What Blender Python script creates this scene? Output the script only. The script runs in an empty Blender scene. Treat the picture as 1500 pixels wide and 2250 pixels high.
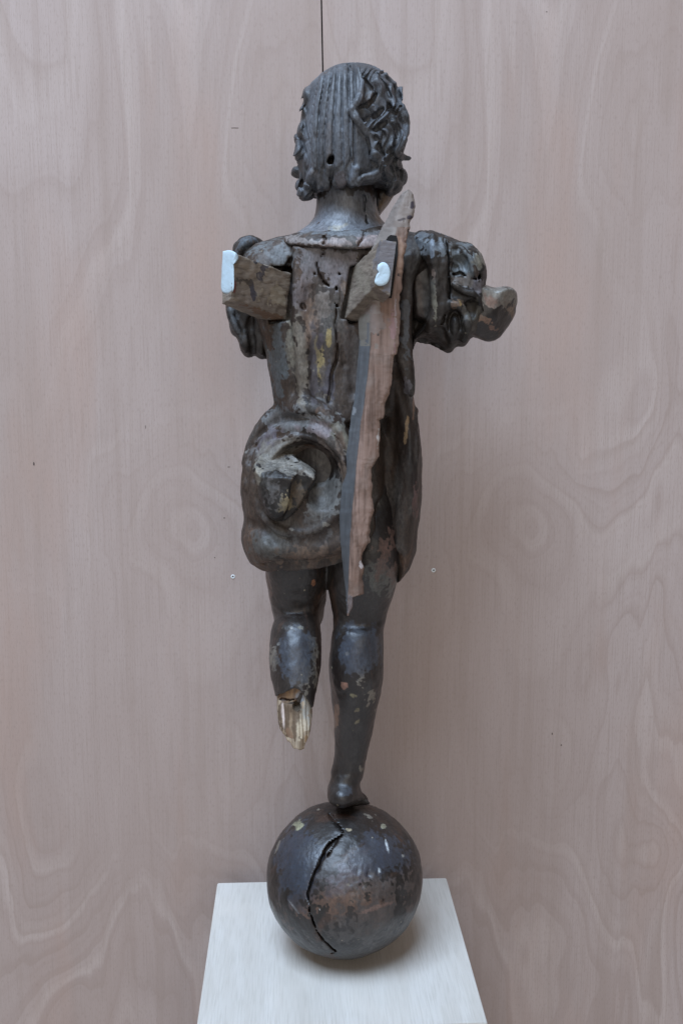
import bpy, math, random
import numpy as np
from mathutils import Vector, Matrix
R = math.radians
random.seed(4); rng = np.random.default_rng(4)
sc = bpy.context.scene
col = sc.collection

# ------------------------------------------------------------------ camera
F = 2300.0; PITCH = R(9.1)
CAM = np.array([0.0, -1.3565, 0.8335])
cd = bpy.data.cameras.new("camera"); cam = bpy.data.objects.new("camera", cd); col.objects.link(cam)
cam.location = CAM; cam.rotation_euler = (math.pi/2 - PITCH, 0, 0)
cd.sensor_fit = 'VERTICAL'; cd.sensor_height = 36; cd.lens = 36*F/2250
cd.clip_start = 0.02; cd.clip_end = 60
sc.camera = cam

# ------------------------------------------------------------------ light
w = bpy.data.worlds.new("World"); sc.world = w; w.use_nodes = True
w.node_tree.nodes["Background"].inputs[0].default_value = (1.0, 0.90, 0.84, 1)
w.node_tree.nodes["Background"].inputs[1].default_value = 0.15
def area(name, loc, target, sx, sy, power, colr):
    l = bpy.data.lights.new(name, 'AREA'); l.shape = 'RECTANGLE'; l.size = sx; l.size_y = sy
    l.energy = power; l.color = colr
    o = bpy.data.objects.new(name, l); col.objects.link(o); o.location = loc
    d = Vector(target) - Vector(loc); o.rotation_euler = d.to_track_quat('-Z', 'Y').to_euler()
    return o
area("skylight", (-1.1, -2.2, 5.0), (-0.1, -0.9, 0.0), 3.0, 2.8, 515, (0.585, 0.76, 1.0))
area("front_fill", (0.3, -6.5, 2.3), (0.0, 0.0, 0.5), 5.0, 3.2, 100, (1.0, 0.93, 0.85))  # added fill lamp behind the camera; no such source is seen
sc.view_settings.view_transform = 'Standard'; sc.view_settings.look = 'None'
sc.view_settings.exposure = 0.0; sc.view_settings.gamma = 1.0
sc.render.engine = 'CYCLES'

# ------------------------------------------------------------------ helpers: calibration
sp, cp = math.sin(PITCH), math.cos(PITCH)
def ray(px, py):
    a = (np.asarray(px, float) - 750)/F; b = (np.asarray(py, float) - 1125)/F
    return a, cp - b*sp, -sp - b*cp
def P(px, py, Y):
    """point seen at photo position (px,py) standing at depth Y (metres, + towards the wall)"""
    a, dy, dz = ray(px, py); t = (np.asarray(Y, float) - CAM[1])/dy
    return np.stack([CAM[0] + a*t, CAM[1] + dy*t, CAM[2] + dz*t], -1)
def M(px_len, py=1125, Y=0.0):
    a, dy, dz = ray(750, py); return px_len/F*(Y - CAM[1])/dy
def proj(v):
    d = v - CAM; z = d[..., 1]*cp - d[..., 2]*sp; u = d[..., 1]*sp + d[..., 2]*cp
    return 750 + F*d[..., 0]/z, 1125 - F*u/z

# ------------------------------------------------------------------ helpers: noise
def _hash(i, j, k, s):
    h = (i*374761393 + j*668265263 + k*1442695041 + s*974711) & 0xffffffff
    h = ((h ^ (h >> 13))*1274126177) & 0xffffffff
    h = ((h ^ (h >> 16))*2246822519) & 0xffffffff
    return ((h ^ (h >> 15)) & 0xffffff)/float(0xffffff)
def vnoise(p, s=0):
    q = np.floor(p).astype(np.int64); f = p - q; f = f*f*(3 - 2*f); r = 0
    for a in (0, 1):
        for b in (0, 1):
            for c in (0, 1):
                wt = (f[:, 0] if a else 1-f[:, 0])*(f[:, 1] if b else 1-f[:, 1])*(f[:, 2] if c else 1-f[:, 2])
                r = r + wt*_hash(q[:, 0]+a, q[:, 1]+b, q[:, 2]+c, s)
    return r*2 - 1
def fbm(p, o=3, s=0):
    r = 0; a = 1.; t = 0
    for i in range(o):
        r = r + a*vnoise(p*2**i + 17.3*i, s+i); t += a; a *= .5
    return r/t

# ------------------------------------------------------------------ helpers: carving volumes
def spline(pts, n=6):
    p = np.array(pts, float)
    if len(p) < 3:
        t = np.linspace(0, 1, n+1)[:, None]; return p[0]*(1-t) + p[1]*t
    q = np.vstack([2*p[0]-p[1], p, 2*p[-1]-p[-2]]); out = []
    for i in range(1, len(q)-2):
        for t in np.arange(n)/n:
            a, b, c, d = q[i-1], q[i], q[i+1], q[i+2]
            out.append(.5*((2*b) + (-a+c)*t + (2*a-5*b+4*c-d)*t*t + (-a+3*b-3*c+d)*t**3))
    out.append(p[-1]); return np.array(out)
def smin(a, b, k):
    if k <= 0: return np.minimum(a, b)
    h = np.maximum(k - np.abs(a-b), 0)/k
    return np.minimum(a, b) - h*h*k*.25
class Vol:
    def __init__(s, pxl, pyt, pxr, pyb, y0, y1, vox):
        a = P([pxl, pxr, pxl, pxr], [pyt, pyt, pyb, pyb], 0.0)
        lo = np.array([a[:, 0].min()*1.06 - .01, y0, a[:, 2].min()-.012]); hi = np.array([a[:, 0].max()*1.06 + .01, y1, a[:, 2].max()+.012])
        s.lo = lo; s.vox = vox; s.n = np.ceil((hi-lo)/vox).astype(int)+1
        s.X = (lo[0] + np.arange(s.n[0])*vox).astype('f4'); s.Y = (lo[1] + np.arange(s.n[1])*vox).astype('f4'); s.Z = (lo[2] + np.arange(s.n[2])*vox).astype('f4')
        s.F = np.full(s.n, .03, 'f4')
    def sl(s, lo, hi):
        a = np.clip(np.floor((np.array(lo)-s.lo)/s.vox).astype(int), 0, s.n); b = np.clip(np.ceil((np.array(hi)-s.lo)/s.vox).astype(int)+1, 0, s.n)
        return tuple(slice(i, max(i, j)) for i, j in zip(a, b))
    def xyz(s, S): return s.X[S[0]][:, None, None], s.Y[S[1]][None, :, None], s.Z[S[2]][None, None, :]
    def put(s, S, d, mode, k):
        if mode == 'add': s.F[S] = smin(s.F[S], d, k)
        elif mode == 'cut': s.F[S] = -smin(-s.F[S], d, k)
        elif mode == 'and': s.F[S] = -smin(-s.F[S], -d, k)
    def ell(s, px, py, Y, rx, rz, ry, rot=0, mode='add', k=.004):
        """ellipsoid: rx, rz in photo px, ry in metres"""
        c = P(px, py, Y); rx = M(rx, py, Y); rz = M(rz, py, Y); m = max(rx, rz) + k + .006
        S = s.sl(c-[m, ry+k+.006, m], c+[m, ry+k+.006, m]); x, y, z = s.xyz(S); x = x-c[0]; y = y-c[1]; z = z-c[2]
        if rot: r = R(rot); x, z = x*math.cos(r)+z*math.sin(r), -x*math.sin(r)+z*math.cos(r)
        k1 = np.sqrt((x/rx)**2+(y/ry)**2+(z/rz)**2); k2 = np.sqrt((x/rx**2)**2+(y/ry**2)**2+(z/rz**2)**2)+1e-6
        s.put(S, k1*(k1-1)/k2, mode, k)
    def loft(s, rows, mode='add', k=.004, n=2.0, taper=1):
        """rows: (py, xl, xr, Yc, ry)"""
        rows = np.array(rows, float)
        if taper:
            t = np.linspace(0, len(rows)-1, (len(rows)-1)*5+1); i = np.arange(len(rows))
            sm = spline(rows, 5); rows = sm
        A = P(rows[:, 1], rows[:, 0], rows[:, 3]); B = P(rows[:, 2], rows[:, 0], rows[:, 3])
        zz = A[:, 2]; cx = (A[:, 0]+B[:, 0])/2; rx = np.maximum((B[:, 0]-A[:, 0])/2, .002); yc = rows[:, 3]; ry = np.maximum(rows[:, 4], .002)
        o = np.argsort(zz); zz, cx, rx, yc, ry = zz[o], cx[o], rx[o], yc[o], ry[o]; m = k+.006
        S = s.sl([(cx-rx).min()-m, (yc-ry).min()-m, zz[0]-m], [(cx+rx).max()+m, (yc+ry).max()+m, zz[-1]+m]); x, y, z = s.xyz(S)
        f = lambda a: np.interp(z.ravel(), zz, a).astype('f4')[None, None, :]
        dx = (x-f(cx)); dy = (y-f(yc)); a = f(rx); b = f(ry)
        if n == 2.0:
            k1 = np.sqrt((dx/a)**2+(dy/b)**2); k2 = np.sqrt((dx/a**2)**2+(dy/b**2)**2)+1e-6; d = k1*(k1-1)/k2
        else:
            k1 = (np.abs(dx/a)**n+np.abs(dy/b)**n)**(1/n); d = (k1-1)*np.minimum(a, b)
        d = np.maximum(d, np.maximum(z-zz[-1], zz[0]-z)); s.put(S, d.astype('f4'), mode, k)
    def poly2d(s, poly, Yc, S):
        p = P([q[0] for q in poly], [q[1] for q in poly], Yc)[:, [0, 2]]
        x = s.X[S[0]][:, None]; z = s.Z[S[2]][None, :]; d = np.full((x.size, z.size), 1e9); ins = np.zeros(d.shape, bool)
        for i in range(len(p)):
            a, b = p[i-1], p[i]; e = b-a; L = e@e+1e-12; t = np.clip(((x-a[0])*e[0]+(z-a[1])*e[1])/L, 0, 1)
            d = np.minimum(d, (x-a[0]-t*e[0])**2+(z-a[1]-t*e[1])**2)
            if abs(e[1]) > 1e-9:
                c = ((a[1] > z) != (b[1] > z)) & (x < e[0]*(z-a[1])/e[1]+a[0]); ins ^= c
        d = np.sqrt(d); return np.where(ins, -d, d).astype('f4')
    def pillow(s, poly, Yc, ry, rpx, mode='add', k=.004, sm=4, tx=0, tz=0):
        """traced outline, real depth 2*ry, edges rounded with radius rpx; tx,tz lean it in depth"""
        if sm: poly = [tuple(q) for q in spline(list(poly)+[poly[0]], sm)[:-1]]
        q = np.array(poly); c = P(q[:, 0], q[:, 1], Yc); Rr = M(rpx, q[:, 1].mean(), Yc); m = k+.006
        lean = abs(tx)*np.ptp(c[:, 0])+abs(tz)*np.ptp(c[:, 2])
        lo = c.min(0)-m; hi = c.max(0)+m; lo[1] = Yc-ry-m-lean; hi[1] = Yc+ry+m+lean
        S = s.sl(lo, hi); x, y, z = s.xyz(S); d2 = s.poly2d(poly, Yc, S)[:, None, :]; cm = c.mean(0)
        yy = (y-Yc-tx*(x-cm[0])-tz*(z-cm[2]))
        d = np.sqrt(np.maximum(d2+Rr, 0)**2+(yy*Rr/ry)**2)-Rr
        g = np.where(np.abs(yy) > ry*.5, max(ry/Rr, 1)*.8 if ry > Rr else 1, 1)
        s.put(S, (d*g).astype('f4'), mode, k)
    def clip(s, poly, Yc=0, mode='and', k=.0015, y0=None, y1=None, sm=0):
        """keep ('and') or remove ('cut') what lies within a traced outline extruded in depth"""
        if sm: poly = [tuple(q) for q in spline(list(poly)+[poly[0]], sm)[:-1]]
        S = (slice(0, s.n[0]), slice(0, s.n[1]), slice(0, s.n[2])); d = s.poly2d(poly, Yc, S)[:, None, :]
        d = np.broadcast_to(d, s.F.shape)
        if y0 is not None: d = np.maximum(d, np.maximum(y0-s.Y, s.Y-y1)[None, :, None])
        s.put(S, d, mode, k)
    def plane(s, a, b, c, keep, k=.001, lim=None):
        """cut flat along the plane through three (px,py,Y) points, keeping the side of the point keep"""
        a, b, c, q = P(*a), P(*b), P(*c), P(*keep); n = np.cross(b-a, c-a); n /= np.linalg.norm(n)
        if (q-a)@n > 0: n = -n
        S = (slice(0 if lim is None else int((P(lim, 680, 0)[0]-s.lo[0])/s.vox), s.n[0]), slice(0, s.n[1]), slice(0, s.n[2])); x, y, z = s.xyz(S)
        s.put(S, ((x-a[0])*n[0]+(y-a[1])*n[1]+(z-a[2])*n[2]).astype('f4'), 'and', k)
    def planks(s, lines, amp, y0, y1, ymax=-.02, steps=None):
        """long carved strips between traced lines: rounded faces, sharp grooves, faces at slightly different heights"""
        I = np.nonzero(np.abs(s.F) < .012); p = np.stack([s.X[I[0]], s.Y[I[1]], s.Z[I[2]]], 1); qx, qy = proj(p)
        L = [np.interp(qy, [a[1] for a in l], [a[0] for a in l]) for l in lines]; d = np.zeros(len(qx))
        for i in range(len(L)-1):
            wd = L[i+1]-L[i]; t = (qx-L[i])/np.maximum(wd, 1); m = (t >= 0) & (t < 1) & (wd > 2)
            prof = 1-np.abs(2*t-1)**3.2; st_ = (steps[i % len(steps)] if steps else 0)
            d[m] += (-(prof[m])*amp+amp*.55-(st_*amp*(1-t[m])*np.clip(t[m]/.22, 0, 1)))
        f = np.clip((qy-y0)/12, 0, 1)*np.clip((y1-qy)/14, 0, 1)*np.clip((ymax-p[:, 1])/.015, 0, 1)
        s.F[I] += (d*f).astype('f4')
    def waves(s, xl, amp, y0, y1, ymax=.03, side=1):
        """curling strands: crisp ridges that swing from side to side and cross over each other"""
        I = np.nonzero(np.abs(s.F) < .013); p = np.stack([s.X[I[0]], s.Y[I[1]], s.Z[I[2]]], 1); qx, qy = proj(p)
        n = fbm(p*28, 2, 77)
        u = (qx+.18*(qy-250)+11*np.sin(qy/15.5+qx/30+n*2.2)+5*np.sin(qy/8.5+1.3+qx/19))/19.0
        fu = u-np.floor(u); cell = _hash(np.floor(u).astype(np.int64), np.zeros(len(u), np.int64), np.zeros(len(u), np.int64), 5)
        prof = np.where(fu < .68, (fu/.68)**.8, ((1-fu)/.32)**1.3)                     # slow rise, steep undercut
        br = np.clip(1.25*np.sin(qy/21+cell*6.3+qx/60)+.75, 0, 1)                        # each strand dips behind its neighbour
        f = np.clip(side*(qx-xl(qy))/6, 0, 1)*np.clip((qy-y0)/14, 0, 1)*np.clip((y1-qy)/10, 0, 1)*np.clip((ymax-p[:, 1])/.03, 0, 1)
        s.F[I] += ((-prof*(.45+.55*br)+.5)*amp*f).astype('f4')
    def surf(s, px, py, y0=None, y1=.12):
        """depth of the first surface on the sight line through (px,py)"""
        ys = np.arange((s.lo[1] if y0 is None else y0)+s.vox, y1, s.vox*.5); p = P(px, py, ys)
        i = np.round((p-s.lo)/s.vox).astype(int); ok = ((i >= 0) & (i < s.n)).all(1); v = np.full(len(ys), .03); j = i[ok]
        v[ok] = s.F[j[:, 0], j[:, 1], j[:, 2]]; h = np.nonzero(v < 0)[0]
        return ys[h[0]] if len(h) else None
    def stroke(s, pts, r=5, mode='add', k=None, off=0.0, flat=1.0, n=5, Y=None, deep=0):
        """carved line following the surface; r in px or pts as (x,y,r); off>0 lifts it towards the viewer (metres); deep: metres a cut reaches in"""
        pts = [tuple(q)+((r,) if len(q) == 2 else ()) for q in pts]; q = spline(pts, n); ys = []
        last = None
        for a in q:
            y = s.surf(a[0], a[1]) if Y is None else Y
            ys.append(y)
        if all(y is None for y in ys): return
        v = [y for y in ys if y is not None]; 
        for i in range(len(ys)):
            if ys[i] is None: ys[i] = min(v, key=lambda t: 0) if i == 0 else ys[i-1]
        ys = np.array(ys); 
        if len(ys) > 4: ys = np.convolve(np.pad(ys, 1, 'edge'), [.25, .5, .25], 'valid')
        c = P(q[:, 0], q[:, 1], ys-off); rr = np.array([M(a[2], a[1], 0) for a in q]); k = rr.mean()*.5 if k is None else k
        m = rr.max()+k+.004; lo = c.min(0)-m; hi = c.max(0)+m; hi[1] += deep; S = s.sl(lo, hi)
        D = np.full([a.stop-a.start for a in S], .03, 'f4')
        if D.size == 0: return
        for i in range(len(c)-1):
            a, b = c[i], c[i+1]; lo = np.minimum(a, b)-m; hi = np.maximum(a, b)+m; hi[1] += deep; T = s.sl(lo, hi); x, y, z = s.xyz(T)
            e = b-a; L = e@e+1e-12; fl = flat
            t = np.clip(((x-a[0])*e[0]+(y-a[1])*e[1]*(0 if deep else 1)+(z-a[2])*e[2])/(L if not deep else e[0]**2+e[2]**2+1e-12), 0, 1)
            dy = y-a[1]-t*e[1]
            if deep: dy = np.sign(dy)*np.maximum(np.abs(dy-deep/2)-deep/2, 0)
            d = np.sqrt((x-a[0]-t*e[0])**2+(dy*fl)**2+(z-a[2]-t*e[2])**2)-(rr[i]*(1-t)+rr[i+1]*t)
            U = tuple(slice(p.start-o.start, p.stop-o.start) for p, o in zip(T, S)); D[U] = np.minimum(D[U], d)
        s.put(S, D, mode, k)
    def crack(s, pts, r=2.2, deep=.008, jit=1.0):
        q = spline(pts, 3)[:, :]; j = rng.normal(0, jit, (len(q), 2)); j[0] = j[-1] = 0; q[:, :2] += j
        s.stroke([tuple(a) for a in q], r, 'cut', k=.0006, deep=deep, n=1)
    def bump(s, amp, sc_, seed=0, o=2, st=(1, 1, 1)):
        """uneven hand-carved surface: perturb the field near its zero level"""
        I = np.nonzero(np.abs(s.F) < .012); p = np.stack([s.X[I[0]]*st[0], s.Y[I[1]]*st[1], s.Z[I[2]]*st[2]], 1)/sc_
        s.F[I] += (amp*fbm(p, o, seed)).astype('f4')
    def mesh(s, smooth=1):
        Fd = s.F; ins = Fd < 0; nx, ny, nz = s.n
        c = np.zeros((nx-1, ny-1, nz-1), 'u1')
        for a in (0, 1):
            for b in (0, 1):
                for d in (0, 1): c += ins[a:nx-1+a, b:ny-1+b, d:nz-1+d]
        act = (c > 0) & (c < 8); I = np.stack(np.nonzero(act), 1); idx = np.full(c.shape, -1, 'i4'); idx[tuple(I.T)] = np.arange(len(I))
        cor = np.array([(a, b, d) for a in (0, 1) for b in (0, 1) for d in (0, 1)]); V = [Fd[tuple((I+o).T)] for o in cor]
        acc = np.zeros((len(I), 3)); cnt = np.zeros(len(I))
        for i in range(8):
            for ax in range(3):
                if cor[i][ax] == 0:
                    o = cor[i].copy(); o[ax] = 1; j = int(o[0]*4+o[1]*2+o[2]); va, vb = V[i], V[j]; x = (va < 0) != (vb < 0)
                    t = np.where(x, va/(np.where(x, va-vb, 1)), 0); pt = np.tile(cor[i].astype(float), (len(I), 1)); pt[:, ax] += t
                    acc += pt*x[:, None]; cnt += x
        v = (I + acc/cnt[:, None])*s.vox + s.lo
        qs = []
        for ax in range(3):
            o1, o2 = [(1, 2), (2, 0), (0, 1)][ax]
            A = [slice(1, -1)]*3; A[ax] = slice(0, -1); Bm = list(A); Bm[ax] = slice(1, None)
            a = ins[tuple(A)]; b = ins[tuple(Bm)]; E = np.stack(np.nonzero(a != b), 1); flip = b[tuple(E.T)]
            off = np.array([1, 1, 1]); off[ax] = 0; E = E+off
            e1 = np.zeros(3, int); e1[o1] = 1; e2 = np.zeros(3, int); e2[o2] = 1
            g = [idx[tuple((E-e1-e2).T)], idx[tuple((E-e2).T)], idx[tuple(E.T)], idx[tuple((E-e1).T)]]
            g = np.stack(g, 1); g[flip] = g[flip][:, ::-1]; qs.append(g)
        q = np.vstack(qs)
        lab = np.arange(len(v))                                        # drop stray specks: keep connected pieces only
        for _ in range(60):
            m = lab[q].min(1); new = lab.copy()
            for a in range(4): np.minimum.at(new, q[:, a], m)
            new = new[new]; new = new[new]
            if (new == lab).all(): break
            lab = new
        cntl = np.bincount(lab, minlength=len(v)); keep = cntl[lab] > 400
        if not keep.all():
            q = q[keep[q].all(1)]; remap = np.cumsum(keep)-1; q = remap[q]; v = v[keep]
        for _ in range(smooth):
            sm = np.zeros_like(v); n = np.zeros(len(v))
            for a in range(4):
                for b in (1, 3):
                    ct = np.bincount(q[:, a], minlength=len(v)); n += ct
                    for d in range(3): sm[:, d] += np.bincount(q[:, a], weights=v[q[:, (a+b) % 4], d], minlength=len(v))
            v = v*.5 + .5*sm/np.maximum(n, 1)[:, None]
        return v, q
def vnormals(v, q):
    n = np.cross(v[q[:, 2]]-v[q[:, 0]], v[q[:, 3]]-v[q[:, 1]]); N = np.zeros_like(v)
    for a in range(4):
        for d in range(3): N[:, d] += np.bincount(q[:, a], weights=n[:, d], minlength=len(v))
    return N/(np.linalg.norm(N, axis=1)[:, None]+1e-12)

# ------------------------------------------------------------------ helpers: objects
def link_mesh(name, v, f, mat, parent=None, smooth=True, colr=None):
    me = bpy.data.meshes.new(name)
    if isinstance(f, np.ndarray):
        me.vertices.add(len(v)); me.vertices.foreach_set('co', np.asarray(v, 'f4').ravel())
        k = f.shape[1]; me.loops.add(f.size); me.loops.foreach_set('vertex_index', f.astype('i4').ravel())
        me.polygons.add(len(f)); me.polygons.foreach_set('loop_start', np.arange(len(f), dtype='i4')*k)
        me.update(calc_edges=True); me.validate()
    else:
        me.from_pydata([tuple(map(float, a)) for a in v], [], f); me.update()
    me.polygons.foreach_set('use_smooth', np.full(len(me.polygons), smooth))
    if colr is not None:
        a = me.color_attributes.new('Paint', 'FLOAT_COLOR', 'POINT'); a.data.foreach_set('color', np.asarray(colr, 'f4').ravel())
    me.materials.append(mat); o = bpy.data.objects.new(name, me); col.objects.link(o)
    if parent: o.parent = parent
    return o
def tag(o, label=None, cat=None, group=None, kind=None):
    for k_, v_ in (('label', label), ('category', cat), ('group', group), ('kind', kind)):
        if v_: o[k_] = v_
    return o
def paint(v, nrm, patches, seed=0):
    """worn paint patches, some of them painted-in sheen or shade. patch = (px, py, rx, ry, rot, (r,g,b), strength, ragged)"""
    n = len(v); C = np.zeros((n, 4)); px, py = proj(v); toc = CAM-v; toc /= np.linalg.norm(toc, axis=1)[:, None]
    facing = np.clip(((nrm*toc).sum(1)+.1)*5, 0, 1)
    n1 = fbm(np.stack([v[:, 0]*90, v[:, 1]*90, v[:, 2]*55], 1), 4, seed+3)
    n2 = fbm(v*260, 2, seed+9)
    for (x, y, rx, ry, rot, c, st, rag) in patches:
        r = R(rot); dx = px-x; dy = -(py-y); a = dx*math.cos(r)+dy*math.sin(r); b = -dx*math.sin(r)+dy*math.cos(r)
        near = (np.abs(a) < rx*2.2+8) & (np.abs(b) < ry*2.2+8) & (facing > 0)
        if not near.any(): continue
        d = np.sqrt((a[near]/rx)**2+(b[near]/ry)**2)-1 + rag*(n1[near]*1.5+n2[near]*.9)
        m = np.clip(.5-d/(.16 if max(rx, ry) < 13 else .45), 0, 1)*st*facing[near]
        cc = np.array(c)*(1+.15*n2[near])[:, None]; old = C[near]
        al = m+old[:, 3]*(1-m)
        C[near, :3] = (cc*m[:, None]+old[:, :3]*(old[:, 3]*(1-m))[:, None])/np.maximum(al, 1e-5)[:, None]; C[near, 3] = al
    return C
def carve(name, vol, mat, parent, patches=(), smooth=1, rough=.0005, grain=0, seed=0, base=None):
    v, q = vol.mesh(smooth); N = vnormals(v, q)
    d = rough*fbm(v*140, 3, seed) + rough*.7*fbm(v*np.array([420, 420, 160]), 2, seed+5)
    if grain: d = d + grain*fbm(v*np.array([700, 700, 25]), 2, seed+7)
    v = v + N*d[:, None]
    C = paint(v, N, patches, seed)
    return link_mesh(name, v, q, mat, parent, True, C)

# ------------------------------------------------------------------ helpers: materials
class NT:
    def __init__(s, name):
        s.m = bpy.data.materials.new(name); s.m.use_nodes = True; s.t = s.m.node_tree; s.b = s.t.nodes['Principled BSDF']
        s.tc = s.t.nodes.new('ShaderNodeTexCoord').outputs['Object']
    def n(s, typ, **kw):
        o = s.t.nodes.new(typ)
        for k_, v_ in kw.items():
            if k_ in o.inputs: 
                if isinstance(v_, bpy.types.NodeSocket): s.t.links.new(v_, o.inputs[k_])
                else: o.inputs[k_].default_value = v_
            else: setattr(o, k_, v_)
        return o
    def lk(s, a, b): s.t.links.new(a, b)
    def noise(s, scale, detail=4, st=(1, 1, 1), rough=.55, dist=0, off=(0, 0, 0), vec=None):
        mp = s.n('ShaderNodeMapping'); s.lk(vec or s.tc, mp.inputs[0]); mp.inputs['Scale'].default_value = st; mp.inputs['Location'].default_value = off
        o = s.n('ShaderNodeTexNoise', Scale=scale, Detail=detail, Roughness=rough, Distortion=dist); s.lk(mp.outputs[0], o.inputs['Vector']); return o.outputs['Fac']
    def ramp(s, fac, stops):
        o = s.n('ShaderNodeValToRGB'); s.lk(fac, o.inputs[0]); e = o.color_ramp.elements
        while len(e) < len(stops): e.new(.5)
        for a, (p, c) in zip(e, stops): a.position = p; a.color = (c, c, c, 1) if not isinstance(c, tuple) else c+(1,)
        return o.outputs[0]
    def mix(s, f, a, b, mode='MIX'):
        o = s.n('ShaderNodeMix', data_type='RGBA', blend_type=mode)
        for i, x in ((0, f), (6, a), (7, b)):
            if isinstance(x, bpy.types.NodeSocket): s.lk(x, o.inputs[i])
            elif i == 0: o.inputs[0].default_value = x
            else: o.inputs[i].default_value = x+(1,)
        return o.outputs[2]
    def math(s, op, a, b=0.0, c=None):
        o = s.n('ShaderNodeMath', operation=op)
        for i, x in enumerate((a, b) if c is None else (a, b, c)):
            if isinstance(x, bpy.types.NodeSocket): s.lk(x, o.inputs[i])
            else: o.inputs[i].default_value = x
        return o.outputs[0]
    def bump(s, h, dist, strength=1.0, nrm=None):
        o = s.n('ShaderNodeBump', Strength=strength, Distance=dist); s.lk(h, o.inputs['Height'])
        if nrm: s.lk(nrm, o.inputs['Normal'])
        return o.outputs[0]
def mat_statue(name, dark, mid, pale, warm, chips=.5, rough=(.42, .62), vert=.35, scale=1.0, coat=.0):
    s = NT(name)
    a = s.noise(14*scale, 5, (1, 1, vert)); b = s.noise(34*scale, 5, (1, 1, vert), off=(3, 1, 2)); c = s.noise(22*scale, 4, (1, 1, vert*.6), off=(7, 5, 1), dist=.6)
    base = s.mix(s.ramp(a, [(.38, 0.), (.62, 1.)]), dark, mid)
    base = s.mix(s.ramp(b, [(.50, 0.), (.66, .75)]), base, pale)
    base = s.mix(s.ramp(c, [(.57, 0.), (.66, .75)]), base, warm)
    fine = s.noise(420, 3, (1, 1, .5)); base = s.mix(s.ramp(fine, [(.3, .72), (.7, 0.)]), base, (dark[0]*.6, dark[1]*.6, dark[2]*.6))
    # painted patches with ragged edges
    at = s.n('ShaderNodeAttribute', attribute_name='Paint'); jag = s.noise(170, 4)
    f = s.math('ADD', at.outputs['Alpha'], s.math('MULTIPLY', s.math('SUBTRACT', jag, .5), 1.3)); 
    f = s.ramp(f, [(.34, 0.), (.64, 1.)]); f = s.math('MULTIPLY', f, s.ramp(at.outputs['Alpha'], [(0.02, 0.), (.35, 1.)]))
    pc = s.mix(.62, at.outputs['Color'], s.mix(s.ramp(s.noise(75, 5, (1, 1, .5), off=(2, 8, 5)), [(.35, .75), (.62, 0.)]), at.outputs['Color'], base)); pc = s.mix(s.ramp(fine, [(.3, .5), (.6, 0.)]), pc, (0.03, 0.025, 0.022))
    base = s.mix(s.math('MULTIPLY', f, .88), base, pc)
    # small chips down to pale gesso, and dark worm holes
    v = s.n('ShaderNodeTexVoronoi', Scale=85*scale); s.lk(s.tc, v.inputs['Vector']); gate = s.noise(16, 3, off=(9, 9, 9))
    ch = s.math('MULTIPLY', s.ramp(s.math('ADD', v.outputs['Distance'], s.math('MULTIPLY', jag, .35)), [(.25, 1.), (.30, 0.)]), s.ramp(gate, [(.60-.06*chips, 0.), (.66, 1.)]))
    base = s.mix(s.math('MULTIPLY', ch, chips), base, (.36, .31, .22))
    s.lk(base, s.b.inputs['Base Color'])
    s.lk(s.ramp(b, [(.3, rough[0]), (.7, rough[1])]), s.b.inputs['Roughness']); s.b.inputs['Specular IOR Level'].default_value = .38
    s.b.inputs['Coat Weight'].default_value = coat; s.b.inputs['Coat Roughness'].default_value = .42
    n1 = s.bump(s.noise(260, 5, (1, 1, .4)), .0012, .55); n2 = s.bump(b, .004, .35, n1); n3 = s.bump(ch, .0008, .5, n2)
    s.lk(n3, s.b.inputs['Normal']); return s.m
def mat_wood(name, a_, b_, c_, scale=1.0, rough=.75, axis=(1, 1, .06), bumpd=.0006):
    s = NT(name)
    a = s.noise(60*scale, 5, axis, dist=.4); b = s.noise(230*scale, 4, axis, off=(4, 2, 1)); c = s.noise(24, 4, off=(1, 6, 3))
    base = s.mix(s.ramp(a, [(.36, 0.), (.64, 1.)]), a_, b_)
    base = s.mix(s.ramp(c, [(.5, 0.), (.66, .7)]), base, c_)
    base = s.mix(s.ramp(b, [(.32, .65), (.55, 0.)]), base, (a_[0]*.35, a_[1]*.32, a_[2]*.3))
    at = s.n('ShaderNodeAttribute', attribute_name='Paint'); jag = s.noise(220, 4, (1, 1, .3))
    f = s.math('ADD', at.outputs['Alpha'], s.math('MULTIPLY', s.math('SUBTRACT', jag, .5), .9)); f = s.ramp(f, [(.38, 0.), (.58, 1.)])
    f = s.math('MULTIPLY', f, s.ramp(at.outputs['Alpha'], [(0.02, 0.), (.35, 1.)]))
    base = s.mix(s.math('MULTIPLY', f, .9), base, at.outputs['Color'])
    s.lk(base, s.b.inputs['Base Color']); s.b.inputs['Roughness'].default_value = rough; s.b.inputs['Specular IOR Level'].default_value = .3
    s.lk(s.bump(s.noise(30, 5), .003, .3, s.bump(b, bumpd, .8)), s.b.inputs['Normal']); return s.m
def mat_plain(name, c, rough=.7, bumpd=.0006, sc_=200, var=.12):
    s = NT(name); n = s.noise(sc_, 4); n2 = s.noise(sc_*.15, 3)
    d = tuple(x*(1-var) for x in c); e = tuple(min(1, x*(1+var)) for x in c)
    s.lk(s.mix(s.ramp(n2, [(.35, 0.), (.65, 1.)]), d, e), s.b.inputs['Base Color']); s.b.inputs['Roughness'].default_value = rough
    s.lk(s.bump(n, bumpd, .7), s.b.inputs['Normal']); return s.m
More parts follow.
